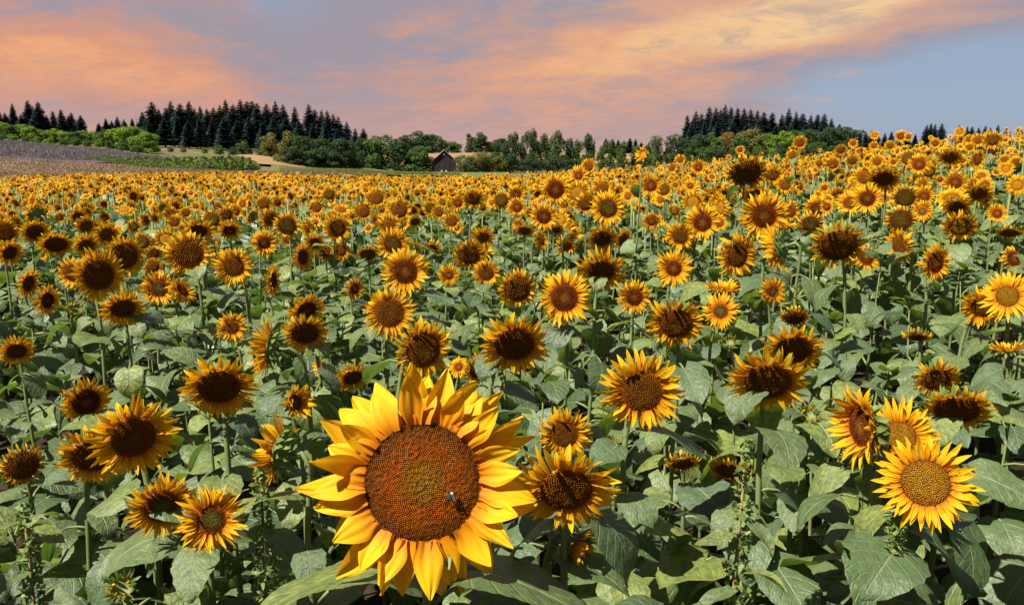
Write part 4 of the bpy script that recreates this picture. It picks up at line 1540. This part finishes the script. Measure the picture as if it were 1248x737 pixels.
for i, (px, y, w, key) in enumerate([(193, 180, 20, 'oli'), (224, 182, 15, 'oli'), (250, 181, 16, 'mid'), (268, 176, 15, 'mid'), (298, 171, 18, 'mid'), (284, 178, 16, 'drk'), (318, 180, 13, 'mid'), (331, 160, 24, 'oli'), (209, 183, 14, 'drk')]):
    tree('bush', BUS, key, px, y, w, 296, None, 'bushes at the foot of the dark conifers', 'bush')
for i, (px, y, w, key, d) in enumerate([(352, 158, 30, 'oli', 250), (372, 164, 32, 'drk', 244), (395, 166, 34, 'drk', 248), (416, 168, 30, 'drk', 255), (358, 178, 28, 'drk', 238), (384, 180, 30, 'drk', 238), (408, 182, 28, 'drk', 240), (430, 178, 24, 'drk', 262)]):
    tree('broadleaf_tree', BRO, key, px, y, w, d, None, 'dark clump of broad trees left of the barn')
for i, (px, y, w, key, d) in enumerate([(446, 168, 28, 'drk', 300), (460, 163, 34, 'mid', 296), (482, 171, 32, 'drk', 292), (500, 180, 22, 'drk', 296), (512, 176, 28, 'mid', 276)]):
    tree('broadleaf_tree', BRO, key, px, y, w, d, None, 'round trees just left of the barn')
for i, (px, y, w, key) in enumerate([(484, 168, 14, 'drk'), (495, 163, 18, 'drk'), (512, 158, 24, 'drk'), (527, 162, 22, 'drk'), (541, 170, 22, 'mid'), (554, 172, 20, 'mid'), (572, 162, 14, 'drk'), (584, 160, 22, 'drk'), (598, 172, 20, 'mid'), (612, 168, 24, 'drk')]):
    tree('broadleaf_tree', BRO if px != 572 else AIR, key, px, y, w, 690, None, 'far trees on the rise behind the barn')
for i, (px, y, w, key) in enumerate([(566, 188, 22, 'mid'), (580, 185, 26, 'oli'), (596, 184, 28, 'oli'), (610, 188, 22, 'oli'), (592, 195, 18, 'mid')]):
    tree('bush', BUS, key, px, y, w, 288 + i * 3, None, 'olive bushes right of the barn', 'bush')
for i, (px, y, w, key, d) in enumerate([(606, 172, 22, 'drk', 318), (616, 170, 18, 'drk', 312), (628, 158, 20, 'drk', 308), (639, 162, 16, 'mid', 314), (650, 154, 22, 'drk', 305), (664, 160, 19, 'mid', 312), (680, 157, 24, 'mid', 306), (695, 166, 18, 'drk', 310), (703, 168, 18, 'mid', 316), (717, 160, 20, 'drk', 306)]):
    tree('broadleaf_tree', AIR, key, px, y, w, d, None, 'tall airy trees right of the barn')
for i, (px, y, w, key) in enumerate([(622, 186, 22, 'drk'), (645, 186, 24, 'drk'), (668, 187, 24, 'drk'), (690, 188, 22, 'drk'), (712, 187, 22, 'drk')]):
    tree('bush', BUS, key, px, y, w, 300, None, 'dark bushes under the tall airy trees', 'bush')
for i, (px, y, w, key, d) in enumerate([(733, 176, 14, 'mid', 320), (744, 169, 18, 'mid', 318), (759, 172, 22, 'mid', 315), (775, 177, 18, 'mid', 320), (789, 176, 16, 'drk', 318), (801, 164, 22, 'mid', 310), (818, 162, 22, 'drk', 312), (832, 166, 20, 'drk', 312)]):
    tree('broadleaf_tree', AIR, key, px, y, w, d, None, 'loose row of trees left of the hilltop stand')
for i, px in enumerate([738, 746, 753, 760, 767, 774, 781, 790]):
    tree('conifer_tree', CON, 'con', px, 168 + (i * 5) % 4 + (3 if i > 5 else 0), 10, 760, None, 'far low conifers on the skyline left of the hilltop', 'conifer')
HILL = [(836, 140), (846, 135), (853, 138), (862, 130), (870, 131), (876, 133), (881, 127), (888, 130), (896, 131), (904, 132), (912, 133), (920, 134), (928, 136), (938, 137), (950, 139), (958, 132), (967, 136), (975, 138), (985, 140), (993, 139), (1001, 138), (1010, 144), (1020, 151)]
for i, (px, y) in enumerate(HILL):
    tree('conifer_tree', CON, 'con', px, y, 16, 372 + (i % 4) * 9, None, 'conifers of the hilltop stand on the right', 'conifer')
for i, (px, y) in enumerate([(842, 150), (857, 149), (873, 147), (891, 148), (908, 150), (925, 151), (944, 153), (962, 152), (980, 152), (998, 153)]):
    tree('conifer_tree', CON, 'con', px, y, 18, 345, None, 'front conifers of the hilltop stand on the right', 'conifer')
for i, (px, y, w, key) in enumerate([(848, 163, 24, 'drk'), (866, 160, 24, 'mid'), (884, 160, 18, 'ora'), (900, 164, 20, 'mid'), (916, 156, 30, 'oli'), (935, 161, 24, 'bri'), (952, 158, 26, 'bri'), (968, 158, 24, 'mid'), (986, 156, 28, 'drk'), (1008, 154, 30, 'drk'), (1030, 153, 32, 'drk')]):
    tree('broadleaf_tree', BRO, key, px, y, w, 290 + (i % 3) * 8, None, 'broad trees below the hilltop conifers')
for i, (px, y, w) in enumerate([(858, 178, 26), (882, 178, 26), (905, 177, 26), (928, 177, 26), (950, 176, 26), (972, 175, 26), (996, 172, 28), (1020, 170, 28)]):
    tree('bush', BUS, ('mid', 'drk', 'oli')[i % 3], px, y, w, 262, None, 'bushes along the foot of the hilltop wood', 'bush')
for i, (px, y) in enumerate([(1046, 162), (1053, 161), (1060, 159), (1068, 163), (1076, 162), (1084, 160), (1093, 163), (1103, 162), (1113, 163)]):
    tree('conifer_tree', CON, 'con', px, y, 10, 520, None, 'low far conifers right of the hilltop stand', 'conifer')
for i, (px, y) in enumerate([(1126, 152), (1131, 150), (1136, 151), (1144, 150), (1165, 152), (1175, 154), (1181, 154), (1189, 155), (1197, 153), (1203, 155), (1212, 152), (1222, 158), (1240, 157), (1247, 155)]):
    tree('conifer_tree', CON, 'con', px, y, 9, 330, None, 'conifer tops peeking over the right hand ridge', 'conifer')

# labels for the trees: which one of its stand, counted along it
ORD = ['first', 'second', 'third', 'fourth', 'fifth', 'sixth', 'seventh', 'eighth', 'ninth', 'tenth', 'eleventh', 'twelfth', 'thirteenth', 'fourteenth', 'fifteenth',
       'sixteenth', 'seventeenth', 'eighteenth', 'nineteenth', 'twentieth', 'twenty-first', 'twenty-second', 'twenty-third', 'twenty-fourth', 'twenty-fifth',
       'twenty-sixth', 'twenty-seventh', 'twenty-eighth', 'twenty-ninth', 'thirtieth', 'thirty-first', 'thirty-second']
by = {}
for q in TREES:
    by.setdefault(q[3], []).append(q)
for g, qs in by.items():
    qs.sort(key=lambda q: q[1])
    for i, q in enumerate(qs):
        pos = 'leftmost' if i == 0 else ('rightmost' if i == len(qs) - 1 else ORD[i] + ' from the left')
        q[0]['label'] = '%s of the %s' % (pos, g)

# tall crop strip and rough edge plants: nobody could count them
def weed_strip(name, cols, r0, r1, hgt, n, material, label, seed):
    rng = np.random.default_rng(seed)
    px = rng.uniform(cols[0], cols[-1], n)
    a = np.arctan2((px - 624) / F, CP + SP * (173 / F))
    lo, hi = np.interp(px, cols, r0), np.interp(px, cols, r1)
    r = lo + (hi - lo) * rng.random(n)
    X, Y = np.sin(a) * r, np.cos(a) * r
    hh = np.interp(px, cols, hgt) * (0.55 + 0.6 * rng.random(n)) * (0.75 + 0.35 * np.sin(X * 0.35) * np.sin(Y * 0.5 + 1))
    Zb = zfun(X, Y)
    Vs, Ts = [], []
    k = 0
    for j in range(3):
        c = np.stack([X, Y, Zb + hh * (0.25 + 0.3 * j)], -1) + rng.normal(0, 0.25, (n, 3)) * np.array([1, 1, 0.3])
        s = (0.30 + 0.25 * rng.random(n)) * np.maximum(hh, 0.35) * 0.55
        d1 = rng.normal(0, 1, (n, 3)); d1 /= np.linalg.norm(d1, axis=1)[:, None]
        d2 = rng.normal(0, 1, (n, 3)); d2[:, 2] += 0.8; d2 /= np.linalg.norm(d2, axis=1)[:, None]
        V = np.stack([c - d1 * s[:, None], c + d1 * s[:, None], c + d2 * s[:, None] * 1.4], 1).reshape(-1, 3)
        Vs.append(V)
        Ts.append(np.arange(n * 3).reshape(n, 3) + k)
        k += n * 3
    V, T3 = np.concatenate(Vs), np.concatenate(Ts)
    rn = np.repeat(rng.random(len(V) // 3), 3)
    return tag(ob(name, big_mesh(name, V, T3, np.zeros(len(T3), int), [material], {'rnd': rn}, smooth=False)), label, 'crop', kind='stuff')


weed_strip('green_crop_strip', [105, 160, 200, 300, 312], [150, 138, 130, 122, 124], [158, 175, 180, 165, 140], [0.4, 0.8, 1.2, 1.7, 1.0], 11000, M_CROP, 'strip of tall green crop between the purple and the pink slope', 5)
M_LAVF = foliage_mat('lavender_foliage', (0.072, 0.066, 0.062), (0.120, 0.098, 0.125), (0.175, 0.140, 0.172))
M_STBF = foliage_mat('stubble_tuft', (0.075, 0.075, 0.030), (0.185, 0.120, 0.085), (0.260, 0.170, 0.125))
weed_strip('lavender_plants', [-100, 0, 60, 120, 195], [142, 142, 142, 146, 190], [268, 262, 252, 244, 246], [0.6, 0.6, 0.6, 0.55, 0.3], 26000, M_LAVF, 'low grey purple lavender bushes covering the left slope', 7)
weed_strip('stubble_tufts', [-100, 0, 120, 200, 300, 410], [79, 79, 79, 79, 79, 79], [138, 137, 136, 128, 110, 94], [0.2, 0.2, 0.2, 0.18, 0.18, 0.15], 13000, M_STBF, 'dry tufts on the pinkish strip beyond the sunflowers', 8)
weed_strip('meadow_grass', [340, 420, 520, 560], [110, 100, 90, 90], [235, 240, 270, 280], [0.03, 0.2, 0.2, 0.15], 12000, M_OLI, 'pale rough grass on the meadow before the barn', 6)

# ------------------------------------------------------------------ the barn
def wood_col(T):
    tc = T.n('ShaderNodeTexCoord')
    mp = T.n('ShaderNodeMapping')
    mp.inputs['Scale'].default_value = (6, 6, 0.4)
    T.l(tc.outputs['Object'], mp.inputs[0])
    nz = T.noise(mp.outputs[0], 1.0, 5, 0.6).outputs[0]
    return T.mix(nz, (0.014, 0.010, 0.015), (0.042, 0.028, 0.034))


def shingle_col(T):
    tc = T.n('ShaderNodeTexCoord')
    nz = T.noise(tc.outputs['Object'], 2.5, 5, 0.7).outputs[0]
    return T.mix(nz, (0.14, 0.105, 0.095), (0.30, 0.235, 0.20))


M_WOOD = leafy('barn_wood', wood_col, (0, 0, 0), rough=0.85, spec=0.15, tw=0.0)
M_ROOF = leafy('barn_roof', shingle_col, (0, 0, 0), rough=0.85, spec=0.15, tw=0.0)
M_PALE = leafy('pale_paint_lit_edge', lambda T: T.mix(0.5, (0.45, 0.42, 0.42), (0.5, 0.48, 0.46)), (0, 0, 0), rough=0.7, tw=0.0)
M_HOLE = leafy('barn_dark', lambda T: T.mix(0.5, (0.012, 0.010, 0.012), (0.02, 0.016, 0.018)), (0, 0, 0), rough=0.9, tw=0.0)


def barn():
    d = 292.0
    r0 = ray(541.5, 210)
    t = d / math.hypot(r0[0], r0[1])
    x, y = r0[0] * t, r0[1] * t
    z = float(zfun(x, y)) - 0.2
    px1 = d / F
    w, hp, he, L = 28.5 * px1, 0, 0, 15.0
    hp = (ZC + ray(541, 182.5)[2] / ray(541, 182.5)[1] * y) - z
    he = (ZC + ray(541, 196)[2] / ray(541, 196)[1] * y) - z
    root = bpy.data.objects.new('barn', None)
    COL.objects.link(root)
    root.location = (x, y, z)
    root.rotation_euler = (0, 0, R_(5))
    tag(root, 'dark weathered timber barn with pale gable edges beyond the sunflowers', 'barn')
    h = w / 2
    b = MB()
    gz = hp - 0.3
    V = [(-h, 0, 0), (h, 0, 0), (h, 0, he), (0, 0, gz), (-h, 0, he), (-h, L, 0), (h, L, 0), (h, L, he), (0, L, gz), (-h, L, he)]
    b.add(V, [(0, 1, 2, 3, 4), (6, 5, 9, 8, 7), (1, 6, 7, 2), (5, 0, 4, 9)])
    wall = ob('wall', b.mesh('wall', [M_WOOD], False), root)
    # boards on the gable, each a plank of its own
    nb = 22
    rng = random.Random(2)
    for k in range(nb):
        xa = -h + w * k / nb
        xb = xa + w / nb - 0.05
        xm = (xa + xb) / 2

        def roofz(q):
            return he + (gz - he) * (1 - abs(q) / h) - 0.06
        V = [(xa, -0.06 - rng.uniform(0, .03), 0.05), (xb, -0.06 - rng.uniform(0, .03), 0.05), (xb, -0.07, roofz(xb)), (xa, -0.07, roofz(xa)),
             (xa, -0.003, 0.05), (xb, -0.003, 0.05), (xb, -0.003, roofz(xb)), (xa, -0.003, roofz(xa))]
        bb = MB()
        bb.add(V, [(0, 1, 2, 3), (1, 5, 6, 2), (4, 0, 3, 7), (3, 2, 6, 7), (0, 4, 5, 1)])
        ob('plank', bb.mesh('plank', [M_WOOD], False), wall)
    for sgn in (-1, 1):
        b = MB()
        dx, dz = h + 0.45, -(gz - he) / h * (h + 0.45)
        th = 0.18
        P = [(0, gz + 0.10), (sgn * dx, gz + dz + 0.10), (sgn * dx, gz + dz + 0.10 + th), (0, gz + 0.10 + th)]
        V = [(p[0], yy, p[1]) for yy in (-0.7, L + 0.7) for p in P]
        b.add(V, [(0, 1, 2, 3), (7, 6, 5, 4), (0, 4, 5, 1), (1, 5, 6, 2), (2, 6, 7, 3)])
        rf = ob('roof', b.mesh('roof', [M_ROOF], False), root)
        b = MB()
        V = [(p[0] * 1.004, yy, p[1] + 0.012) for yy in (-0.78, -0.705) for p in P]
        b.add(V, [(0, 1, 2, 3), (7, 6, 5, 4), (0, 4, 5, 1), (1, 5, 6, 2), (2, 6, 7, 3), (0, 3, 7, 4)])
        ob('barge_board', b.mesh('barge_board', [M_PALE if sgn < 0 else M_ROOF], False), rf)  # left board paler: light on the roof edge is put into its colour
    b = MB(); V, Fc = box(-1.7, 1.7, -0.16, -0.08, 0.05, 3.4); b.add(V, Fc)
    dr = ob('door', b.mesh('door', [M_HOLE], False), root)
    for q in (-1.74, 0.0, 1.74):
        b = MB(); V, Fc = box(q - 0.09, q + 0.09, -0.22, -0.165, 0.05, 3.5); b.add(V, Fc)
        ob('door_rail', b.mesh('door_rail', [M_WOOD], False), dr)
    b = MB(); V, Fc = box(-0.32, 0.32, -0.17, -0.08, gz - 1.75, gz - 1.0); b.add(V, Fc)
    ob('gable_vent', b.mesh('gable_vent', [M_PALE], False), root)
    for q in (-1.2, 0.4):
        b = MB(); V, Fc = box(q, q + 0.5, -0.24, -0.165, 0.25, 0.75); b.add(V, Fc)
        ob('pale_patch', b.mesh('pale_patch', [M_PALE], False), dr)


barn()

# thin mast on the skyline
def mast():
    px, d = 170, 480.0
    r0 = ray(px, 195)
    t = d / math.hypot(r0[0], r0[1])
    x, y = r0[0] * t, r0[1] * t
    z = float(zfun(x, y))
    zt = ZC + ray(px, 129)[2] / ray(px, 129)[1] * y
    b = MB()
    V, Fc = tube([(0, 0, 0), (0, 0, (zt - z) * .6), (0, 0, zt - z)], [0.22, 0.16, 0.09], 6)
    b.add(V, Fc)
    o = ob('radio_mast', b.mesh('radio_mast', [M_ROOF]), loc=(x, y, z))
    tag(o, 'thin grey mast rising behind the small far conifers', 'mast')


mast()

# ------------------------------------------------------------------ weeds between the rows
def weed(px, py, t, hgt, n, label, seed):
    rng = random.Random(seed)
    c = at_depth(px, py, t)
    z0 = float(zfun(c[0], c[1]))
    root = bpy.data.objects.new('weed_plant', None)
    COL.objects.link(root)
    root.location = (c[0], c[1], z0 - 0.02)
    tag(root, label, 'weed', 'tall weeds between the sunflowers')
    H = c[2] - z0
    P = [(0, 0, 0), (0.01, 0.0, H * .35), (-0.01, 0.01, H * .7), (0.0, 0.0, H)]
    V, Fc = tube(P, [0.010, 0.008, 0.006, 0.003], 6)
    b = MB(); b.add(V, Fc)
    ob('stem', b.mesh('stem', [M_WEEDSTEM]), root)
    ga = 0
    for i in range(n):
        f = 0.34 + 0.62 * i / n
        ga += 2.1 + rng.uniform(-.4, .4)
        s = rng.uniform(0.10, 0.15) * (1.15 - 0.75 * (f - .34))
        ob('leaf', WEEDLEAF[i % len(WEEDLEAF)], root, M4(rz(ga) @ ry(-R_(rng.uniform(-25, 25))) * s, (0, 0, H * f)))
    # seed spike
    b = MB()
    for k in range(420):
        f = rng.random()
        a = rng.uniform(0, 6.28)
        r = 0.024 * (1 - f) + 0.008
        p = np.array([r * math.cos(a), r * math.sin(a), H * (0.74 + 0.30 * f)])
        s = 0.011
        q = [p + np.array([rng.uniform(-s, s), rng.uniform(-s, s), rng.uniform(-s, s)]) for _ in range(3)]
        b.add(q, [(0, 1, 2)], 0, rnd=rng.random())
    sp = ob('seed_spike', b.mesh('seed_spike', [M_BRACT], False), root)
    sp['kind'] = 'stuff'


def weedleaf(seed):
    rng = random.Random(seed)
    V, Fc, S, Lt = petal_geo(1.0, 0.55, rng.gauss(-0.9, .3), 0.35, rng.gauss(0, .3), 12, 4, rng, wave=0.12, tipp=1.6)
    b = MB(); b.add(V + np.array([0.12, 0, 0]), Fc, 0, S, Lt)
    Vt, Ft = tube([(0, 0, 0), (0.14, 0, 0)], [0.02, 0.015], 4)
    b.add(Vt, Ft, 1)
    return b.mesh('leaf', [M_LEAF, M_STEM])


M_WEEDSTEM = leafy('weed_stem', lambda T: T.mix(T.noise(T.n('ShaderNodeTexCoord').outputs['Object'], 20.0).outputs[0], (0.10, 0.085, 0.02), (0.20, 0.14, 0.045)), (0.5, 0.5, 0.3), tw=0.05)
WEEDLEAF = [weedleaf(i) for i in range(4)]
weed(908, 560, 1.62, 0, 24, 'upright weed with a brown stalk and crinkled leaves right of centre', 1)
weed(1092, 640, 1.55, 0, 22, 'leafy weed growing under the large golden disc sunflower', 2)
weed(30, 632, 1.75, 0, 20, 'dark weed spike under the withered sunflower at the left edge', 3)
weed(318, 590, 1.75, 0, 16, 'small weed in the gap right of the bright young sunflower', 4)

# ------------------------------------------------------------------ bumblebee on the huge sunflower
def bee():
    px, py = 550, 604
    t = HERO_T - 0.022
    c = at_depth(px, py, t)
    n = head_normal(c, 0, -2)
    root = bpy.data.objects.new('bumblebee', None)
    COL.objects.link(root)
    root.matrix_world = M4(frame_z(n) @ rz(R_(70)), c)
    tag(root, 'small black bumblebee on the seed disc of the huge sunflower', 'bee')

    def ell(rx_, ry_, rz_, cx, seg=10):
        V, Fc = [], []
        for i in range(7):
            th = math.pi * i / 6
            for k in range(seg):
                a = 2 * math.pi * k / seg
                V.append((cx + rx_ * math.cos(th), ry_ * math.sin(th) * math.cos(a), rz_ * math.sin(th) * math.sin(a)))
        for i in range(6):
            for k in range(seg):
                a0, a1 = i * seg + k, i * seg + (k + 1) % seg
                Fc.append((a0, a0 + seg, a1 + seg, a1))
        return np.array(V), Fc
    mk = leafy('bee_black', lambda T: T.mix(0.5, (0.008, 0.008, 0.009), (0.012, 0.011, 0.012)), (0, 0, 0), rough=0.6, tw=0.0)
    my = leafy('bee_pale', lambda T: T.mix(0.5, (0.30, 0.26, 0.16), (0.36, 0.30, 0.16)), (0, 0, 0), rough=0.8, tw=0.0)
    mw = leafy('bee_wing', lambda T: T.mix(0.5, (0.05, 0.055, 0.06), (0.07, 0.07, 0.08)), (1, 1, 1), rough=0.25, tw=0.4)
    for nm, args, m in (('abdomen', (0.0055, 0.0038, 0.0036, -0.004), mk), ('thorax', (0.0034, 0.0034, 0.0033, 0.0035), my), ('bee_face', (0.0020, 0.0022, 0.0020, 0.0078), mk)):
        b = MB(); V, Fc = ell(*args); b.add(V, Fc)
        ob(nm, b.mesh(nm, [m]), root)
    for sgn in (-1, 1):
        b = MB(); V, Fc, S, Lt = petal_geo(0.010, 0.0048, 0.1, 0.1, 0, 5, 2, random.Random(1)); b.add(V, Fc, 0, S, Lt)
        ob('wing', b.mesh('wing', [mw]), root, M4(rz(math.pi - sgn * 0.55) @ ry(-0.2), (0.003, sgn * 0.0015, 0.003)))
        for lx in (0.005, 0.0025, 0.0):
            b = MB(); V, Fc = tube([(lx, sgn * 0.002, -0.001), (lx, sgn * 0.006, 0.0), (lx - .001, sgn * 0.0075, -0.004)], [0.0005, 0.0004, 0.0003], 4); b.add(V, Fc)
            ob('leg', b.mesh('leg', [mk]), root)


bee()

# ------------------------------------------------------------------ labels that single out the remaining plants


def short(label):
    """the head of an anchor's label, cut where it stops naming the thing"""
    w = label.replace(',', ' ,').split()
    out = []
    for x in w:
        if x in (',', 'right', 'left', 'up', 'down', 'above', 'below', 'beside', 'between', 'near', 'just', 'touching', 'behind', 'overlapping', 'carrying', 'tucked', 'crossed', 'directly', 'straight', 'half', 'partly', 'rising', 'standing', 'in', 'on', 'at', 'among', 'over', 'under', 'facing'):
            if len(out) > 2:
                break
        if x != ',':
            out.append(x)
    return ' '.join(out[:6])


_sh = [short(p[4]) for p in PLANTS if p[4]]
anchors = [(p[1], p[2], p[4]) for p in PLANTS if p[4] and _sh.count(short(p[4])) == 1 and len(short(p[4]).split()) > 2]
SECT = ['right of', 'up and right of', 'straight above', 'up and left of', 'left of', 'down and left of', 'straight below', 'down and right of']
buckets = {}
for kind, items in (('sunflower', [(p[0], p[1], p[2]) for p in PLANTS if not p[4]]), ('leafy plant', FILL)):
    for o, px, py in items:
        j = min(range(len(anchors)), key=lambda q: (anchors[q][0] - px) ** 2 + 2.5 * (anchors[q][1] - py) ** 2)
        ang = math.atan2(-(py - anchors[j][1]) * 1.6, px - anchors[j][0])
        s = int(round(ang / (math.pi / 4))) % 8
        buckets.setdefault((kind, j, s), []).append((math.hypot(px - anchors[j][0], py - anchors[j][1]), o))
for (kind, j, s), qs in buckets.items():
    qs.sort(key=lambda q: q[0])
    for i, (dist, o) in enumerate(qs):
        rank = 'nearest' if i == 0 else ORD[i] + ' nearest'
        word = 'small sunflower' if kind == 'sunflower' else 'flowerless leafy plant'
        o['label'] = ' '.join(('%s %s %s the %s' % (rank, word, SECT[s], short(anchors[j][2]))).split()[:16])
        o['category'] = 'sunflower' if kind == 'sunflower' else 'leafy plant'
        o['group'] = 'sunflowers standing in the field' if kind == 'sunflower' else 'leafy plants without flowers'
